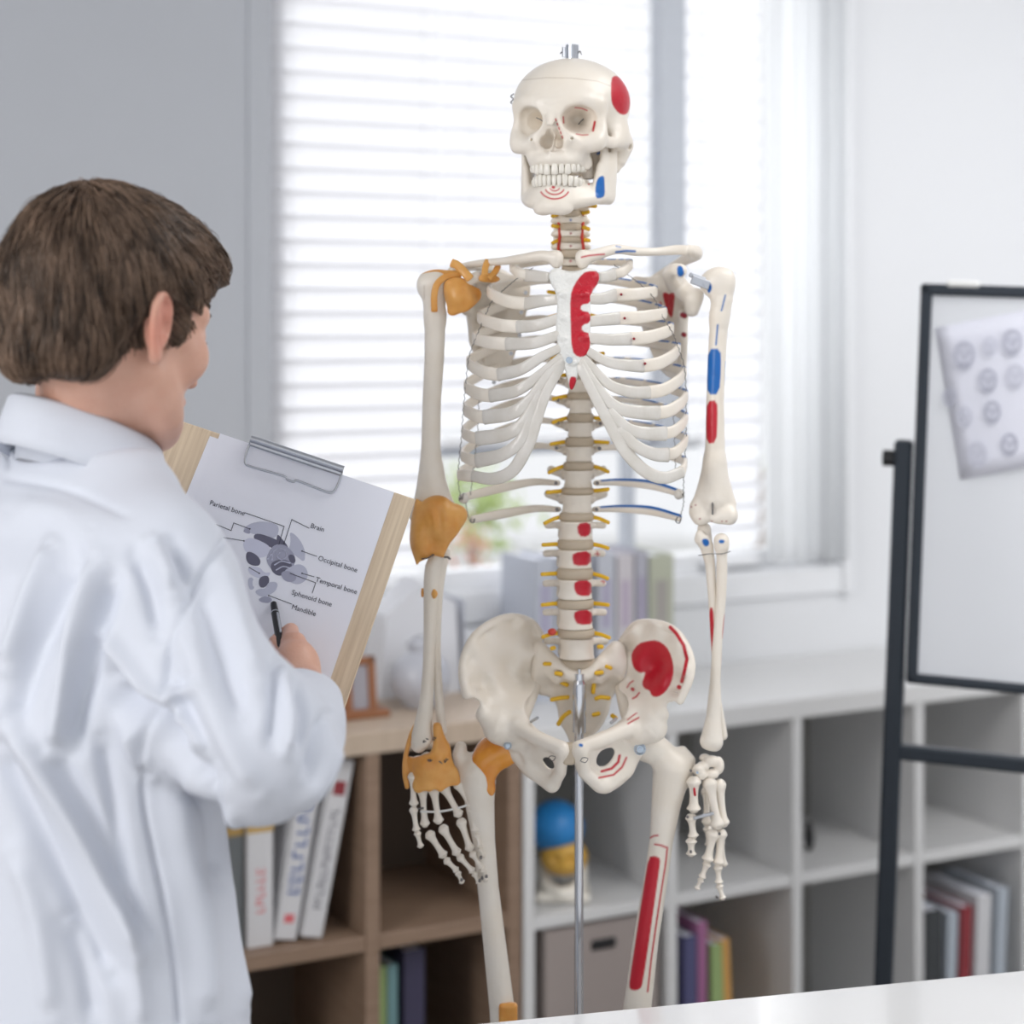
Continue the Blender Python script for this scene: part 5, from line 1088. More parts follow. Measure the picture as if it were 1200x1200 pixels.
for s, x0_, x1_ in ((-1, 601, 608), (1, 740, 734)):
    vol('tibia', *bb(x1_-32, x1_+38, 1332, 1790, -.04, .05), .003, lambda v: (v.tube(tb([(x0_, 1350, .002), (x0_, 1385, 0), (x0_+1, 1480, 0), (x1_, 1640, .0), (x1_, 1752, .0)]), [.030, .019, .0125, .0105, .018]), v.tube(tb([(x0_-16, 1346, .004), (x0_+16, 1346, .004)]), .019, .01)))
    tube('fibula', tb([(x0_+s*24, 1365, .014), (x0_+s*22, 1480, .014), (x1_+s*17, 1640, .012), (x1_+s*17, 1768, .01)]), [.008, .0055, .005, .009], M['bone'], SK)
    tube('patella', tb([(x0_, 1308, -.04), (x0_, 1326, -.044), (x0_, 1340, -.038)]), [.010, .019, .008], M['bone'], SK, rb=[.01, .019, .008])
    c = S(x1_, 1772, 0)
    v = Vol(c-(.05, .20, .05), c+(.05, .07, .03), .003); v.ell(c+(0, .02, -.01), (.022, .035, .022)).tube([c+(0, 0, -.005), c+(s*.01, -.06, -.02), c+(s*.012, -.09, -.03)], [.02, .02, .016], .01)
    for i in range(5): v.tube([c+(s*.012+(i-2)*.010, -.08, -.028), c+(s*.012+(i-2)*.014, -.13, -.038), c+(s*.012+(i-2)*.015, -.175+abs(i-2+s)*.008, -.04)], [.007, .006, .006], .003)
    V, F = v.mesh(); mk('foot', relax(V, F), F, M['bone'], SK)
# ---------------------------------------------------------------- stand
pd = .012; top = S(678.5, 792, pd); mb = MB(); mb.cyl(top*np.array((1, 1, 0))+(0, 0, .10), top, .0052*1.05, n=28); mb.build('stand_pole', M['chrome'], SK, smooth=True)
a, b = S(678.8, 858, pd), S(679, 801, pd); mb = MB(); mb.cyl(a, b, .0082, n=32).cyl(b, b+(0, 0, .005), .0082, .0062, n=32).cyl(b+(0, 0, .005), b+(0, 0, .0125), .0066, n=32).cyl(b+(0, 0, .0125), b+(0, 0, .018), .0025, n=14); mb.build('pole_sleeve', M['chrome'], SK, smooth=True)
bx = top*np.array((1, 1, 0)); mb = MB()
for i in range(5):
    q = 2*math.pi*i/5+.3; e = bx+(.30*math.cos(q), .30*math.sin(q), .075); V, F, _, _ = sweep([bx+(0, 0, .10), (bx+e)/2+(0, 0, .055), e], .012, n=10, res=4); mb.add(V, F)
    mk_c = MB().cyl(e+(-.012*math.sin(q), .012*math.cos(q), -.045), e-(-.012*math.sin(q), .012*math.cos(q), .045), .03, n=18); mk_c.build('castor', M['black'], SK)
mb.build('stand_base', M['steel'], SK, smooth=True)
# ================================================================ man in a white coat
HD = 1.88
MANB = P(60, HZ, HD)*np.array((1, 1, 0))
MAN = thing('person', 'person with short brown hair in a white lab coat, back turned, writing on a clipboard', 'person', tuple(MANB))
HO = P(133, 371, HD)
HMm = Matrix.Translation(Vector(HO))@Matrix.Rotation(math.radians(145), 4, 'Z')@Matrix.Rotation(math.radians(3), 4, 'Y')@Matrix.Rotation(math.radians(15), 4, 'X')@Matrix.Scale(mm*1.04, 4)
HR = HMm.to_3x3()
def hd(p): return np.array(HMm@Vector(p))
# --- head modelled in its own frame (mm, face towards -y)
v = Vol((-95, -128, -230), (95, 132, 122), 1.7)
v.ell((0, 10, 34), (74, 92, 78)); v.ell((0, -34, 22), (64, 58, 66), 20); v.ell((0, -40, -35), (58, 48, 62), 22)
v.tube([(-46, -18, -58), (-38, -52, -88), (0, -80, -98), (38, -52, -86), (46, -18, -58)], [18, 17, 17, 17, 18], 22, res=3)
v.ell((0, -70, -70), (30, 24, 30), k=14); v.ell((0, -86, -100), (15, 12, 12), k=12)
for s in (-1, 1):
    v.ell((s*46, -60, -28), (21, 22, 24), k=16)
    v.tube([(s*52, -62, 14), (s*30, -84, 18), (s*10, -92, 14)], [9, 9, 8], 12, res=3)
    v.ell((s*32, -98, -2), (16, 10, 9), k=14, op='s'); v.ell((s*32, -77, -2), (14, 12.5, 11), k=6)
    v.ell((s*14, -100, -42), (8, 8, 7), k=6)
v.tube([(0, -90, 6), (0, -100, -14), (0, -106, -33), (0, -103, -39)], [6.5, 7, 8.5, 8], 9, res=3)
v.tube([(-22, -86, -66), (-8, -94, -62), (0, -93, -64), (8, -94, -62), (22, -84, -66)], [4, 5, 5, 5, 4], 4, res=3); v.tube([(-18, -86, -75), (0, -96, -76), (18, -86, -75)], [4, 6.5, 4], 4, res=3)
v.tube([(-22, -92, -69.5), (0, -104, -69.5), (22, -92, -69.5)], [1.5, 2.2, 1.5], 2, 's', res=3)
for s in (-1, 1):   # ears
    e = [(s*72, 0, -16), (s*78, 4, 3), (s*83, 17, 12), (s*88, 28, 5), (s*87, 29, -12), (s*81, 19, -34), (s*75, 8, -47), (s*72, 2, -38)]
    v.ell((s*76, 12, -12), (7, 17, 31), k=4); v.tube(e, [4, 4.5, 4.8, 4.6, 4.4, 4.4, 6, 4], 3, res=4)
    v.ell((s*85, 13, -8), (5.5, 7, 16), k=4, op='s'); v.ell((s*82, 6, -16), (6.5, 7, 9), k=4, op='s'); v.tube([(s*85, 21, 6), (s*87, 22, -14), (s*82, 13, -29)], [2.4, 2.4, 2.2], 3, 'u', res=3)
HI = HMm.inverted()
v.tube([(0, 16, -44), tuple(HI@Vector(P(112, 470, HD+.01))), tuple(HI@Vector(P(104, 520, HD+.015))), tuple(HI@Vector(P(100, 590, HD+.02)))], [54, 51, 50, 48], 24)
hv, hf = v.mesh(HMm); hv = relax(hv, hf, 1)
hn = vnorm(hv, hf)
hc_ = np.zeros((len(hv), 4)); loc = (np.array(HMm.inverted().to_3x3())@(hv-np.array(HMm.translation)).T).T
ear = np.clip(1.15-np.sqrt(((np.abs(loc[:, 0])-84)/15)**2+((loc[:, 1]-15)/22)**2+((loc[:, 2]+13)/42)**2), 0, 1)
lip = np.clip(1.3-np.sqrt((loc[:, 0]/24)**2+((loc[:, 1]+92)/14)**2+((loc[:, 2]+70)/10)**2), 0, 1)
beard = np.clip(1.4-np.sqrt((loc[:, 0]/62)**2+((loc[:, 1]+60)/50)**2+((loc[:, 2]+92)/40)**2), 0, 1)*.35
hc_[:, :3] = (.62, .36, .27); hc_[:, 3] = 0
w = ear > .02; hc_[w, :3] = (.72, .26, .19); hc_[w, 3] = np.clip(ear[w]*1.0, 0, .6)
w = (lip > .02) & (lip > ear); hc_[w, :3] = (.55, .20, .17); hc_[w, 3] = np.clip(lip[w]*1.2, 0, .7)
w = (beard > .02) & (lip <= .02) & (ear <= .02); hc_[w, :3] = (.42, .29, .24); hc_[w, 3] = beard[w]
# torso, arm and hand
PHI = math.radians(42); fdir = np.array((math.sin(PHI), math.cos(PHI), 0)); rdir = np.array((math.cos(PHI), -math.sin(PHI), 0)); ez = np.array((0, 0, 1.))
NK = P(104, 520, HD+.02)
def tc(z):   # torso centre at height z
    return np.array((NK[0], NK[1], 0))-fdir*float(np.interp(z, [.5, 1.0, 1.2, 1.42], [.03, .05, .04, 0]))+ez*z
SHR = P(172, 676, 1.785); ELB = P(297, 870, 1.70); WRI = P(356, 818, 1.945)
SHL = tc(1.36)*1-rdir*.175+ez*(-.02); ELL = SHL-rdir*.06+fdir*.02-ez*.25; WRL = P(190, 860, 2.03)
v = Vol(tc(1.2)-np.array((.36, .34, .85)), tc(1.2)+np.array((.40, .36, .34)), .006)
for z0, z1, a, b in ((1.3, 1.12, .15, .10), (1.12, .92, .135, .10)):
    v.tube([tc(z0), tc(z1)], .10, .05)
v.tube([tc(1.27)-rdir*.10, tc(1.27)+rdir*.10], .055, .05); v.tube([SHR-ez*.03, ELB+(SHR-ELB)*.2], [.045, .04], .03); v.tube([SHL-ez*.05, ELL], [.045, .04], .03); v.tube([ELL, WRL], [.04, .027], .02)
v.tube([NK+ez*.07, NK-ez*.08], [.052, .06], .04)
v.tube([tc(.93)-rdir*.09, tc(.93)+rdir*.09], .10, .04)
for s in (-1, 1): v.tube([tc(.9)+rdir*s*.09, tc(.5)+rdir*s*.10, tc(.9)*np.array((1, 1, 0))+rdir*s*.11+ez*.09], [.078, .055, .042], .03)
tv, tf = v.mesh()
v = Vol(WRI-(.09, .14, .09), WRI+(.09, .13, .13), .0014)
v.tube([ELB+(WRI-ELB)*.55, WRI], [.032, .026], .01, sq=(1, 1, 1)); PC = P(346, 784, 1.985)
v.tube([WRI, PC], [.025, .024], .015); v.ell(PC+(.001, .006, 0), (.021, .026, .030), k=.015)
kn = [P(341, 752, 2.005), P(352, 768, 2.012), P(358.5, 785, 2.014), P(362, 801, 2.008)]
tips = [P(322, 752, 2.038), P(330, 772, 2.045), P(336, 790, 2.045), P(342, 806, 2.04)]
for i in range(4):
    k_ = kn[i]; t_ = tips[i]; mid = (k_+t_)/2+np.array((.006, .022, .008 if i == 0 else .003)); mid2 = (k_*.25+t_*.75)+np.array((.0, .012, .002))
    v.tube([PC+(k_-PC)*.3, k_], [.013, .0105-.0007*i], .009)
    v.tube([k_, mid, mid2, t_], [.0105-.0006*i, .0088-.0005*i, .008-.0005*i, .0068], .0025)
v.ell(P(348.5, 750, 2.0), (.0078, .0085, .0078), k=.006)
v.tube([PC+(-.012, .0, -.012), P(330, 778, 2.0), P(324, 764, 2.02), P(323, 752, 2.03)], [.015, .0105, .0088, .0068], .006)
gv, gf = v.mesh(); gv = relax(gv, gf, 1)
V = np.vstack([hv, tv, gv]); F = np.vstack([hf, tf+len(hv), gf+len(hv)+len(tv)])
col = np.zeros((len(V), 4)); col[:, :3] = (.6, .3, .25); col[:len(hv)] = hc_
body = mk('body', V, F, M['skin'], MAN, col=col)
# eyes, brows, lashes
for s in (-1, 1):
    c = hd((s*32, -84.5, -2)); vv = Vol((s*32-13, -98, -15), (s*32+13, -72, 11), .8); vv.ell((s*32, -78.5, -3), (11.5, 11.5, 11.5)); a_, b_ = vv.mesh(HMm); mk('eye', a_, b_, flat('eye_white', (.75, .73, .70), .2), MAN)
    q = [hd((s*a, b, c)) for a, b, c in ((14, -97, 17), (24, -96, 20.5), (36, -90, 22), (47, -81, 20), (54, -71, 15))]
    V_, F_, _, _ = sweep(q, [.0015, .0026, .0028, .0022, .001], n=8, res=4); mk('eyebrow', V_, F_, M['hair0'], MAN)
    q = [hd((s*a, b, c)) for a, b, c in ((22, -90, -6), (32, -92, -7), (42, -87, -7), (49, -80, -8))]
    V_, F_, _, _ = sweep(q, [.0008, .0014, .0014, .0006], n=6, res=4); mk('eyelash', V_, F_, M['hair0'], MAN)

# --- hair: a close cap plus many strands that follow it
v = Vol((-108, -140, -96), (108, 128, 142), 2.0)
v.ell((0, 14, 38), (82, 104, 84)); v.ell((0, 30, 10), (80, 90, 70), 20); v.ell((0, -40, 66), (60, 64, 50), 22); v.ell((0, -78, 72), (46, 28, 22), 20); v.ell((-14, -82, 66), (32, 20, 18), 14)
v.ell((0, 64, -38), (64, 40, 50), 20)
for s in (-1, 1): v.tube([(s*72, -16, 24), (s*73, -14, -14), (s*70, -14, -26)], [8, 6, 3], 6)
# cut the face, the ears and the neck free
v.box((0, -120, -30), (90, 60, 78), 20, 8, op='s', rot=Matrix.Rotation(math.radians(14), 3, 'X'))
for s in (-1, 1):
    v.ell((s*90, 13, -14), (29, 19, 31), k=5, op='s'); v.ell((s*84, 28, -38), (26, 27, 30), k=6, op='s'); v.box((s*80, 8, -62), (26, 34, 36), 12, 10, op='s', rot=Matrix.Rotation(math.radians(-20), 3, 'X'))
    v.box((s*82, -46, -38), (22, 24, 52), 8, 6, op='s')
v.box((0, 40, -112), (110, 110, 40), 10, 6, op='s', rot=Matrix.Rotation(math.radians(-8), 3, 'X'))
A_, B_ = v.mesh(); A0 = relax(A_, B_, 2); N0 = vnorm(A0, B_)
crown = np.array((-6, 78, 104.0))
rng = np.random.default_rng(11)
def fld(p):
    q = ((p-v.lo)/v.h); i = np.clip(np.floor(q).astype(int), 0, np.array(v.F.shape)-2); f = np.clip(q-i, 0, 1); r = 0
    for dx in (0, 1):
        for dy in (0, 1):
            for dz in (0, 1):
                w_ = (f[:, 0] if dx else 1-f[:, 0])*(f[:, 1] if dy else 1-f[:, 1])*(f[:, 2] if dz else 1-f[:, 2]); r = r+w_*np.clip(v.F[i[:, 0]+dx, i[:, 1]+dy, i[:, 2]+dz], -40, 40)
    return r
def grad(p):
    g = np.stack([fld(p+np.eye(3)[a]*2.5)-fld(p-np.eye(3)[a]*2.5) for a in range(3)], 1); return g/(np.linalg.norm(g, axis=1)[:, None]+1e-6)
def nz(p, s, ph): return np.sin(p[:, 0]*s+ph+1.7*np.sin(p[:, 1]*s*.7+ph*2))*np.cos(p[:, 2]*s*.9+ph*1.3+np.sin(p[:, 1]*s))
def flow(p):
    r = p-crown; r /= np.linalg.norm(r, axis=1)[:, None]+1e-6
    g = np.zeros_like(p); side = np.clip((np.abs(p[:, 0])-30)/40, 0, 1); back = np.clip((p[:, 1]-10)/50, 0, 1); fr_ = np.clip((-p[:, 1]+10)/70, 0, 1)
    cw = np.exp(-(np.linalg.norm(p-crown, axis=1)/22)**2)[:, None]; g += r*(1-.8*cw)+cw*np.stack([np.sin(p[:, 1]*.9), np.cos(p[:, 0]*.8), 0*p[:, 0]], 1); g[:, 2] -= .9*np.maximum(side*(1-fr_), back); g[:, 1] -= .5*(1-back); g[:, 1] -= .35*side
    g[:, 0] += .35*fr_*(1-side)
    g[:, 0] += .22*nz(p, .045, .3)+.16*nz(p, .11, 2.); g[:, 2] += .16*nz(p, .05, 1.1)+.12*nz(p, .12, 4.); g[:, 1] += .18*nz(p, .06, 5.)
    return g
N_ = 30000
area_ = np.linalg.norm(np.cross(A0[B_[:, 2]]-A0[B_[:, 0]], A0[B_[:, 3]]-A0[B_[:, 1]]), axis=1)
cz_ = A0[B_].mean(1); nmz = N0[B_[:, 0]]; ok_ = (nmz[:, 2] > -.55)
pf_ = area_*ok_; idx = rng.choice(len(B_), N_, p=pf_/pf_.sum()); u_ = rng.random((N_, 2)); q4 = A0[B_[idx]]
p = (q4[:, 0]*(1-u_[:, :1])+q4[:, 1]*u_[:, :1])*(1-u_[:, 1:])+(q4[:, 3]*(1-u_[:, :1])+q4[:, 2]*u_[:, :1])*u_[:, 1:]
cell = np.floor((p+4*np.sin(p[:, [1, 2, 0]]*.12))/9.0).astype(int); clump = (np.sin(cell[:, 0]*12.9898+cell[:, 1]*78.233+cell[:, 2]*37.719)*43758.5453) % 1.0
fly = np.where(rng.random(N_) < .05, rng.uniform(1, 7, N_), 0); K = 9; L = rng.uniform(26, 46, N_)*np.where(rng.random(N_) < .1, .6, 1); step = L/(K-1); pts = [p-grad(p)*1.0]; cur = p.copy(); seg = []
for k in range(1, K):
    g = grad(cur); d = flow(cur)+rng.normal(0, .05, (N_, 3)); d -= g*(d*g).sum(1)[:, None]; d /= np.linalg.norm(d, axis=1)[:, None]+1e-6
    cur = cur+d*step[:, None]; g = grad(cur); lift = (1.0+5.0*clump)*math.sin(math.pi*min(k/(K-1)*.92+.05, 1))+(.6+rng.random(N_)*.8)+fly*k/K; cur = cur-g*(fld(cur)*.9)[:, None]; pts.append(cur+g*lift[:, None])
low = (cur[:, 2] > -60)
pts = np.stack(pts, 1)                                   # N,K,3
T = np.gradient(pts, axis=1); T /= np.linalg.norm(T, axis=2)[..., None]+1e-6
G = grad(pts.reshape(-1, 3)).reshape(pts.shape); W_ = np.cross(T, G); W_ /= np.linalg.norm(W_, axis=2)[..., None]+1e-6; G = np.cross(W_, T)
rad = (np.array([.9, 1, 1, 1, .95, .85, .7, .45, .12])*.5)[None, :, None]*rng.uniform(.7, 1.25, N_)[:, None, None]
ring = [pts+W_*rad*math.cos(a)+G*rad*math.sin(a)*.8 for a in (math.pi/2, math.pi*7/6, math.pi*11/6)]
HV = np.stack(ring, 2).reshape(-1, 3)                    # N,K,3verts
base = (np.arange(N_)*K*3)[:, None, None]+(np.arange(K-1)*3)[None, :, None]; j = np.arange(3)[None, None, :]
Fh = np.stack([base+j, base+(j+1) % 3, base+3+(j+1) % 3, base+3+j], -1).reshape(-1, 4)
HVw = HV@np.array(HMm.to_3x3()).T+np.array(HMm.translation)
tone = np.clip(.42+.25*nz(p, .09, .7)+.6*(clump-.5)+rng.normal(0, .24, N_), 0, 1)
c0_ = np.array((.030, .017, .010)); c1_ = np.array((.25, .165, .115)); hcx = c0_+(c1_-c0_)*tone[:, None]**1.3
hcol = np.ones((N_, K*3, 4)); hcol[:, :, :3] = hcx[:, None, :]
hair = mk('hair', A0@np.array(HMm.to_3x3()).T+np.array(HMm.translation), B_, M['hair0'], MAN)
st_ = mk('hair_strands', HVw, Fh, M['hair'], hair, col=hcol.reshape(-1, 4)); st_['kind'] = 'stuff'

# --- coat
lo = np.array((min(tc(1)[0]-.34, -.86), 1.53, .50)); hi = np.array((-.13, 2.22, 1.50))
v = Vol(lo, hi, .0034)
zl = [.50, .7, .9, 1.05, 1.19, 1.26, 1.31, 1.345, 1.375, 1.40]; al = [.262, .248, .226, .204, .205, .208, .19, .135, .085, .07]; blv = [.19, .18, .165, .15, .15, .145, .128, .105, .08, .066]
def tors(X, Y, Z):
    a = np.interp(Z, zl, al).astype(np.float32); b = np.interp(Z, zl, blv).astype(np.float32)
    cx = np.interp(Z, zl, [tc(z)[0] for z in zl]); cy = np.interp(Z, zl, [tc(z)[1] for z in zl])
    dx, dy = X-cx, Y-cy; r = dx*rdir[0]+dy*rdir[1]; f = dx*fdir[0]+dy*fdir[1]
    q = np.sqrt((r/a)**2+(f/b)**2); d = (q-1)*np.minimum(a, b)*.85
    return np.maximum(np.maximum(d, Z-1.40), .52-Z)
v.func(lo, hi, tors)
v.tube([NK-ez*.088-fdir*.01, (SHR+NK)/2+ez*-.012, SHR], [.062, .062, .070], .05)
v.tube([NK-ez*.080-fdir*.01, SHL-ez*.0], [.066, .072], .05)
v.tube([SHR, P(202, 752, 1.76), P(244, 812, 1.725), ELB], [.073, .077, .073, .066], .03, res=3)
v.tube([ELB, ELB+(WRI-ELB)*.5+np.array((.006, 0, -.012)), WRI+np.array((.002, -.02, -.008))], [.066, .058, .043], .025, res=3)
v.tube([SHL, ELL, WRL], [.075, .065, .045], .03)
wd_ = (WRI-ELB)/np.linalg.norm(WRI-ELB)
v.tube([WRI-wd_*.035, WRI+wd_*.05], [.033, .040], .004, 's'); v.tube([NK+ez*.10, NK-ez*.055], [.060, .058], .006, 's')
cv, cf = v.mesh(); cv = relax(cv, cf, 3)
strokes = [  # amplitude mm, width px, points
 (-3.5, 3.5, [(262, 632), (240, 665), (222, 705), (203, 750), (194, 790), (189, 824)]),
 (7, 9, [(118, 745), (135, 765), (155, 792), (183, 824)]), (-13, 15, [(130, 800), (150, 826), (176, 842), (196, 862)]), (8, 8, [(196, 838), (215, 850), (236, 884)]), (6, 7, [(186, 826), (205, 812), (228, 808)]),
 (-9, 11, [(188, 838), (192, 872), (210, 900), (238, 925)]), (9, 12, [(150, 842), (158, 880), (176, 905)]),
 (8, 10, [(178, 640), (190, 668), (203, 695)]), (-6, 9, [(200, 640), (212, 665), (215, 690)]), (-6, 10, [(160, 650), (176, 690), (186, 740)]),
 (9, 13, [(112, 655), (95, 715), (80, 780), (66, 880)]), (-9, 12, [(130, 680), (112, 740), (98, 800), (84, 875)]), (-8, 14, [(88, 660), (60, 725), (35, 790), (18, 850)]), (8, 11, [(62, 640), (35, 700), (10, 780)]),
 (8, 13, [(5, 840), (50, 905), (100, 990), (158, 1115)]), (-8, 13, [(0, 880), (40, 960), (85, 1050), (130, 1140)]), (-7, 12, [(60, 880), (110, 970), (165, 1090)]),
 (-3.5, 3, [(165, 843), (168, 900), (172, 948), (182, 1000), (192, 1050), (202, 1120), (209, 1200)]), (6, 16, [(205, 920), (215, 1000), (235, 1080), (240, 1190)]), (-6, 12, [(225, 900), (250, 960), (256, 1030)]),
 (6, 12, [(250, 660), (275, 730), (300, 800)]), (-5, 12, [(232, 690), (255, 760), (285, 840)]), (6, 14, [(218, 740), (240, 810), (272, 880), (300, 925)]), (-6, 13, [(205, 780), (222, 850), (250, 905)]),
 (-6, 6, [(383, 838), (372, 860), (358, 905)]), (6, 8, [(390, 870), (378, 900), (355, 935)]), (-5, 7, [(345, 800), (355, 840), (350, 880)]), (5, 7, [(330, 790), (338, 840), (335, 880)]), (-5, 8, [(318, 770), (322, 820), (318, 870)]),
 (-2, 5, [(0, 558), (50, 566), (95, 580), (150, 604)]), (6, 18, [(10, 600), (60, 600), (110, 620)]), (-3, 3, [(8, 545), (4, 500)]),
 (6, 14, [(20, 1000), (45, 1080), (60, 1190)]), (-6, 12, [(80, 1080), (100, 1140), (110, 1200)]), (5, 10, [(140, 1050), (155, 1120), (165, 1200)]), (-5, 10, [(120, 870), (135, 950), (145, 1020)]),
 (5, 9, [(270, 960), (280, 1030), (288, 1100), (290, 1180)])]
def fold(V, Fq, strokes, seed=1):
    N = vnorm(V, Fq); px, py = toPx(V); front = np.clip((.35-N[:, 1])*3, 0, 1); h = np.zeros(len(V))
    for (a, w_, pl) in strokes:
        pl = catmull(np.array(pl, float), 5); lo_ = pl.min(0)-w_*3; hi_ = pl.max(0)+w_*3; m = (px > lo_[0])&(px < hi_[0])&(py > lo_[1])&(py < hi_[1]); ii = np.where(m)[0]
        if not len(ii): continue
        d = lined(pl, px[ii], py[ii]); e = np.minimum(np.hypot(px[ii]-pl[0, 0], py[ii]-pl[0, 1]), np.hypot(px[ii]-pl[-1, 0], py[ii]-pl[-1, 1]))
        h[ii] += a*.001*1.9*np.exp(-(d/w_)**2)*np.clip(.35+e/(w_*2.5), 0, 1)
    # gentle random drape
    r_ = np.random.default_rng(seed); X, Y, Z = V.T
    for k in range(7):
        f = r_.uniform(14, 42); an = r_.uniform(-.7, .7); ph = r_.uniform(0, 6); c = (X+.6*Y)*math.cos(an)*f+Z*math.sin(an)*f+1.6*np.sin(Z*f*.22+ph)+1.1*np.sin(X*f*.3+ph*2)
        h += .0017*np.sin(c+ph)*(14/f)**.3*(.6+.4*np.sin(Z*9+ph))
    return V+N*(h*front)[:, None]
cv = fold(cv, cf, strokes); cv = relax(cv, cf, 1, .35)
coat = mk('lab_coat', cv, cf, M['coat'], MAN)
# collar: stand and folded leaf around the neck
def ringband(name, prof, a0, a1, n=60, par=coat, cc=NK, lift=0.0, tilt=.42):
    V = []; m_ = len(prof)
    for i in range(n):
        t = a0+(a1-a0)*i/(n-1); o = rdir*math.cos(t)+fdir*math.sin(t); fl_ = .004*math.sin(t*3)
        for (r_, z_) in prof:
            rr = np.array((math.cos(t)*(r_+.0), math.sin(t)*(r_+.004)))
            q = cc+rdir*rr[0]+fdir*rr[1]; q = q+ez*(z_+lift-tilt*(rr@np.array((0.1, 1.0)))+.0); V.append(q+o*fl_*.3)
    F = [(i*m_+j, i*m_+j+1, (i+1)*m_+j+1, (i+1)*m_+j) for i in range(n-1) for j in range(m_-1)]
    o_ = mk(name, V, F, M['coll'], par); s_ = o_.modifiers.new('t', 'SOLIDIFY'); s_.thickness = .0022; s_.offset = 0; return o_
c1 = NK+ez*.004-fdir*.004
ringband('collar', [(.066, -.045), (.064, -.02), (.0635, .004), (.0655, .016), (.069, .0185), (.073, .014), (.078, -.002), (.084, -.022), (.090, -.038)], math.radians(-255), math.radians(75), 90, cc=c1)
# pocket at the side seam
pk = [(268, 1042), (276, 1034), (285, 1040), (288, 1075), (292, 1120), (290, 1165), (282, 1170)]

# trousers and shoes (below the frame)
b0 = tc(.8)*np.array((1, 1, 0))
v = Vol(b0-np.array((.28, .28, 0))+ez*.06, b0+np.array((.28, .28, 0))+ez*.7, .006)
for s in (-1, 1): v.tube([tc(.7)+rdir*s*.09, tc(.5)+rdir*s*.10, b0+rdir*s*.11+ez*.08], [.095, .08, .062], .02)
A_, B_ = v.mesh(); mk('trousers', A_, B_, flat('trouser_grey', (.05, .055, .07), .8), MAN)
for s in (-1, 1):
    c = b0+rdir*s*.11; v = Vol(c-(.25, .25, 0), c+(.25, .25, .12), .004); v.tube([c-fdir*.04+ez*.045, c+fdir*.06+ez*.035, c+fdir*.17+ez*.032], [.042, .040, .034], .02); v.box(c+fdir*.06-ez*.1, (.3, .3, .1015), 0, op='s'); A_, B_ = v.mesh(); mk('shoe', A_, B_, M['black'], MAN)

# ================================================================ clipboard, sheets and pen
TL, TR = P(203, 490, 2.115), P(487, 585, 2.115); BRr = P(395, 866, 2.055)
ux_ = (TR-TL); Wb = np.linalg.norm(ux_); ux_ /= Wb; dn = BRr-TR; dn -= ux_*(dn@ux_); dn /= np.linalg.norm(dn); nn = np.cross(dn, ux_); nn = nn if nn[1] < 0 else -nn
CM = Matrix.Identity(4)
for i in range(3): CM[i][0] = ux_[i]; CM[i][1] = -dn[i]; CM[i][2] = nn[i]
CM.translation = Vector(TL); CI = CM.inverted()
def cb(px, py, z=0.0):
    o = Vector((0, 0, CAMH)); d = Vector(P(px, py, 1.0))-o; lo_ = CI@o; ld = CI.to_3x3()@d; q = lo_+ld*((z-lo_.z)/ld.z); return q.x, q.y
Hb = .355
ct = thing('clipboard', 'pale wooden clipboard with a metal clip held tilted in front of the man', 'clipboard', tuple(CM@Vector((Wb/2, -Hb/2, 0))))
wb_ = MB().box((0, -Hb, -.004), (Wb, 0, 0), None, .0012).build('wood_board', M['ply'], ct); wb_.location = (0, 0, 0); wb_.matrix_basis = Matrix.Translation(-Vector(ct.location))@CM
(cx0, cy0), (cx1, cy1) = cb(293, 519), cb(401, 556)
mb = MB(); mb.box((cx0, cy0-.004, .0045), (cx1, cy0+.006, .0085), CM, .0015); p0, p1 = np.array(CM@Vector((cx0, cy0+.004, .008))), np.array(CM@Vector((cx1, cy0+.004, .008))); mb.cyl(p0, p1, .0042, n=16)
mb.box((cx0+.03, cy0-.002, 0), (cx1-.03, cy0+.006, .005), CM); mb.build('clip_bar', M['steel'], ct, smooth=False)
cy2 = cy0-.0235; w_ = cx1-cx0
pts = [(cx0+.001, cy0+.002), (cx0+.0005, cy0-.012), (cx0+.003, cy2-.000), (cx0+.012, cy2-.002), (cx0+w_*.44, cy2-.0005), (cx0+w_*.49, cy2-.003), (cx0+w_*.56, cy2-.003), (cx0+w_*.6, cy2-.0005), (cx1-.012, cy2-.002), (cx1-.003, cy2), (cx1-.0005, cy0-.012), (cx1-.001, cy0+.002)]
V_, F_, _, _ = sweep([np.array(CM@Vector((a, b, .0050))) for a, b in pts], .0013, n=8, res=5, up=nn); mk('clip_wire', V_, F_, M['steel'], ct)
def sheet(name, q, z, label, nm='paper'):
    t = mk(name, [tuple(CM@Vector((x, y, z))) for x, y in q]+[tuple(CM@Vector((x, y, z+.0003))) for x, y in q], [(3, 2, 1, 0), (4, 5, 6, 7), (0, 1, 5, 4), (1, 2, 6, 5), (2, 3, 7, 6), (3, 0, 4, 7)], M['paperw'], smooth=False); return tag(t, label, nm)
a = cb(258, 508); b = cb(462, 577); dwn = Hb*.95
sheet('blank_sheet', [cb(246, 511), (cb(246, 511)[0]+.15, cb(246, 511)[1]), (cb(246, 511)[0]+.15, -.33), (cb(246, 511)[0]-.012, -.335)], .0004, 'blank white sheet showing at the left under the printed diagram page')
s0 = (cb(258, 508)[0], cb(258, 508)[1]); s1 = (b[0], s0[1]-.0008)
br_ = (s1[0]-.0, -.318); bl_ = (s0[0], -.316)
ps = sheet('printed_sheet', [bl_, br_, s1, s0], .0009, 'white printed skull diagram page with bone names on the clipboard')
zp = .0013
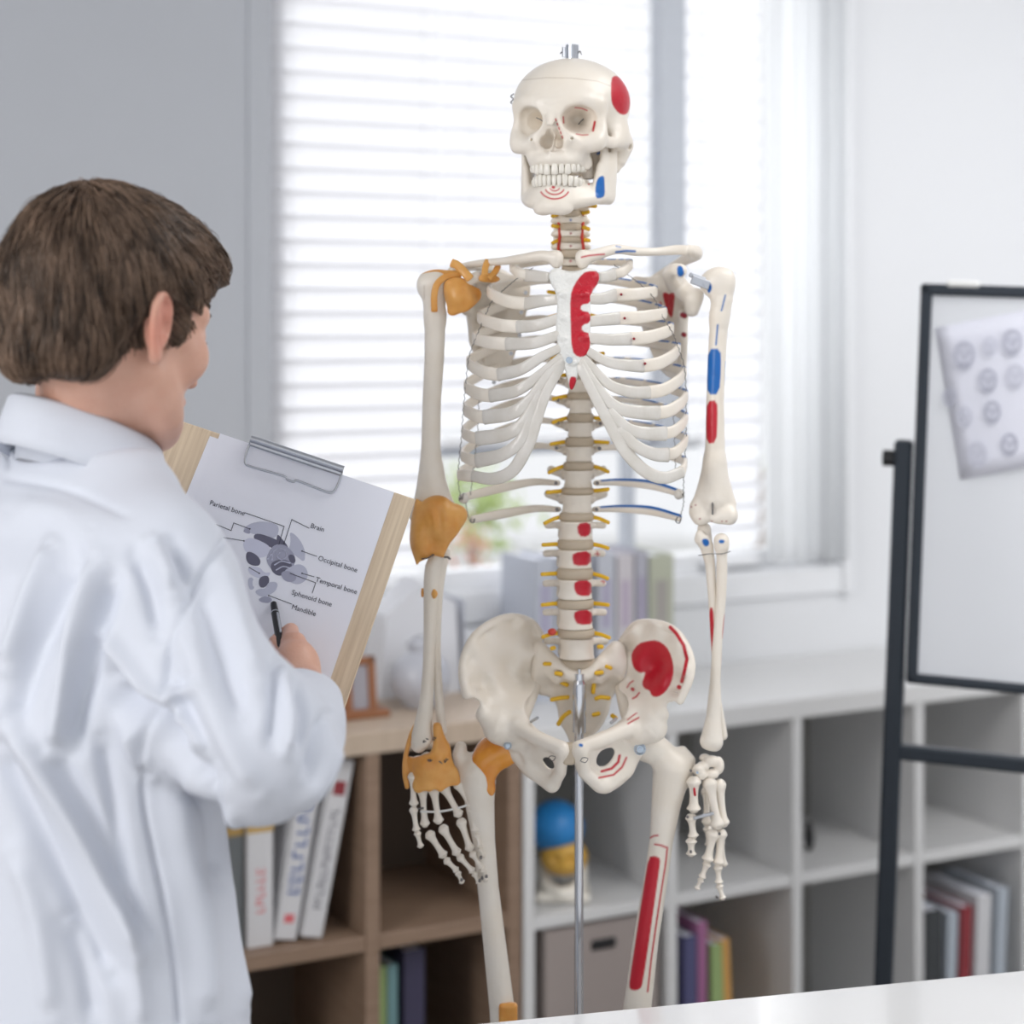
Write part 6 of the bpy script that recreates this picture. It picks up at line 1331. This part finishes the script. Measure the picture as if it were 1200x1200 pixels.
def line(pp, w=.0004, m='ink', z=.00165):
    q = [np.array(cb(*a_)) for a_ in pp]; V = []; F = []
    for i in range(len(q)-1):
        d = q[i+1]-q[i]; L = np.linalg.norm(d); d /= L; n = np.array((-d[1], d[0]))*w; k0 = len(V)
        for r_ in (q[i]+n-d*w, q[i]-n-d*w, q[i+1]-n+d*w, q[i+1]+n+d*w): V.append(tuple(CM@Vector((r_[0], r_[1], z))))
        F.append((k0, k0+1, k0+2, k0+3))
    return V, F
zp = .0014
LV = MB(); z_l = .0017
for pp in ([(287, 601), (333, 617), (327, 638)], [(362, 619), (342, 609), (333, 637)], [(354, 646), (371, 652)], [(354, 672), (368, 676)], [(340, 672), (370, 683), (366, 695)], [(315, 698), (342, 708)], [(252, 614), (271, 622), (274, 613), (293, 620)], [(262, 630), (286, 634)], [(292, 665), (304, 672)]):
    LV.add(*line(pp))
for (x_, y_) in ((293, 620), (354, 646), (354, 672), (304, 672), (286, 634), (315, 698), (333, 637)):
    q = cb(x_, y_); LV.add([tuple(CM@Vector((q[0]+.0009*math.cos(t), q[1]+.0009*math.sin(t), z_l))) for t in np.linspace(0, 6.283, 9)[:-1]], [tuple(range(8))])
LV.build('callout_lines', M['ink'], ps)
tang = 0
for (s_, x_, y_, sz_) in (('Parietal bone', 246, 589, .0078), ('Brain', 364, 616, .0078), ('Occipital bone', 373, 654, .0078), ('Temporal bone', 370, 679, .0078), ('Sphenoid bone', 342, 694, .0078), ('Mandible', 342, 711, .0078)):
    q = cb(x_, y_); ang = {'Parietal bone': .02, 'Occipital bone': .03, 'Temporal bone': .04, 'Sphenoid bone': .04, 'Mandible': .04}.get(s_, .02)
    text('printed_label', s_, CM@Matrix.Translation((q[0], q[1], .0016))@Matrix.Rotation(ang*.5, 4, 'Z'), sz_, M['ink'], ps, 'LEFT')
gc = {k: flat('print_grey', c, .7) for k, c in dict(l=(.52, .54, .66), m=(.36, .37, .48), d=(.13, .13, .19), p=(.62, .64, .78), w=(.80, .82, .90)).items()}
dg_ = [('l', [(284, 622), (290, 615), (303, 611), (318, 612), (328, 617), (324, 632), (305, 628), (294, 625)]),
 ('m', [(284, 622), (292, 618), (294, 626), (288, 625)]), ('d', [(296, 630), (301, 624), (324, 632), (336, 640), (340, 645), (335, 652), (320, 642), (305, 638)]),
 ('p', [(284, 637), (290, 630), (302, 632), (318, 641), (316, 650), (304, 655), (288, 648)]), ('l', [(339, 622), (350, 630), (358, 645), (357, 660), (348, 652), (338, 646), (341, 634)]),
 ('d', [(325, 625), (331, 632), (339, 642), (334, 649), (326, 642), (324, 634)]), ('m', [(316, 645), (322, 638), (333, 638), (342, 645), (347, 655), (343, 668), (330, 674), (318, 668), (311, 656)]),
 ('d', [(318, 658), (334, 655), (344, 662), (338, 672), (326, 676), (317, 668)]), ('d', [(337, 650), (345, 650), (347, 660), (340, 660)]),
 ('l', [(338, 665), (352, 660), (361, 668), (360, 680), (348, 686), (336, 680), (331, 672)]), ('m', [(328, 672), (336, 668), (348, 674), (346, 682), (334, 682)]),
 ('d', [(289, 646), (298, 648), (306, 656), (304, 664), (292, 662), (288, 655)]), ('p', [(290, 664), (304, 664), (310, 672), (318, 670), (314, 677), (302, 678), (292, 672)]),
 ('d', [(304, 676), (315, 674), (316, 684), (308, 690), (303, 686)]), ('l', [(314, 682), (326, 682), (324, 692), (315, 698), (306, 700), (298, 694), (303, 690), (312, 690)]), ('m', [(302, 702), (312, 698), (320, 702), (316, 707), (306, 706)]),
 ('l', [(290, 678), (297, 676), (299, 690), (292, 692)]), ('w', [(296, 679), (303, 677), (301, 687), (296, 688)])]
for i, (k, pl) in enumerate(dg_):
    pl = chaikin(pl, 2); q = [cb(*a_) for a_ in pl]; mk('skull_diagram', [tuple(CM@Vector((x, y, zp-.0001+i*.000012))) for x, y in q], [tuple(range(len(q)))], gc[k], ps, smooth=False)
sw = MB()
for pp in ([(319, 656), (320, 648), (326, 643), (334, 645), (336, 652), (330, 656), (325, 652), (328, 648)], [(322, 662), (330, 658), (340, 660)], [(314, 655), (318, 650)], [(324, 668), (332, 664), (340, 666)]):
    sw.add(*line(catmull(np.array(pp, float), 4), .0007, z=.0017))
sw.build('brain_folds', gc['p'], ps)
pn = thing('pen', 'black marker pen with a silver clip in the hand writing on the page', 'pen', tuple(P(322, 720, 2.06)))
pa = np.array(CM@Vector((*cb(320.5, 706), .0025))); pb = P(337, 806, 1.965); pd_ = (pb-pa)/np.linalg.norm(pb-pa)
mb = MB(); mb.cyl(pa+pd_*.017, pa+pd_*.128, .0044, n=24).cyl(pa+pd_*.128, pa+pd_*.134, .0044, .0035, n=24); mb.build('barrel', M['black'], pn, smooth=True)
mb = MB(); mb.cyl(pa, pa+pd_*.002, .0012, .0032, n=20).cyl(pa+pd_*.002, pa+pd_*.017, .0034, .0043, n=20); mb.build('nib_section', M['black'], pn, smooth=True)
mb = MB(); mb.cyl(pa+pd_*.017, pa+pd_*.0185, .0046, n=24); sd = np.cross(pd_, (0, 1, 0)); sd /= np.linalg.norm(sd); sd = sd if sd[0] > 0 else -sd
q0 = sd*.003-np.array((0, .0036, 0)); mb.cyl(pa+pd_*.019+q0, pa+pd_*.052+q0, .0016, n=8); mb.build('pen_clip', M['steel'], pn, smooth=True)
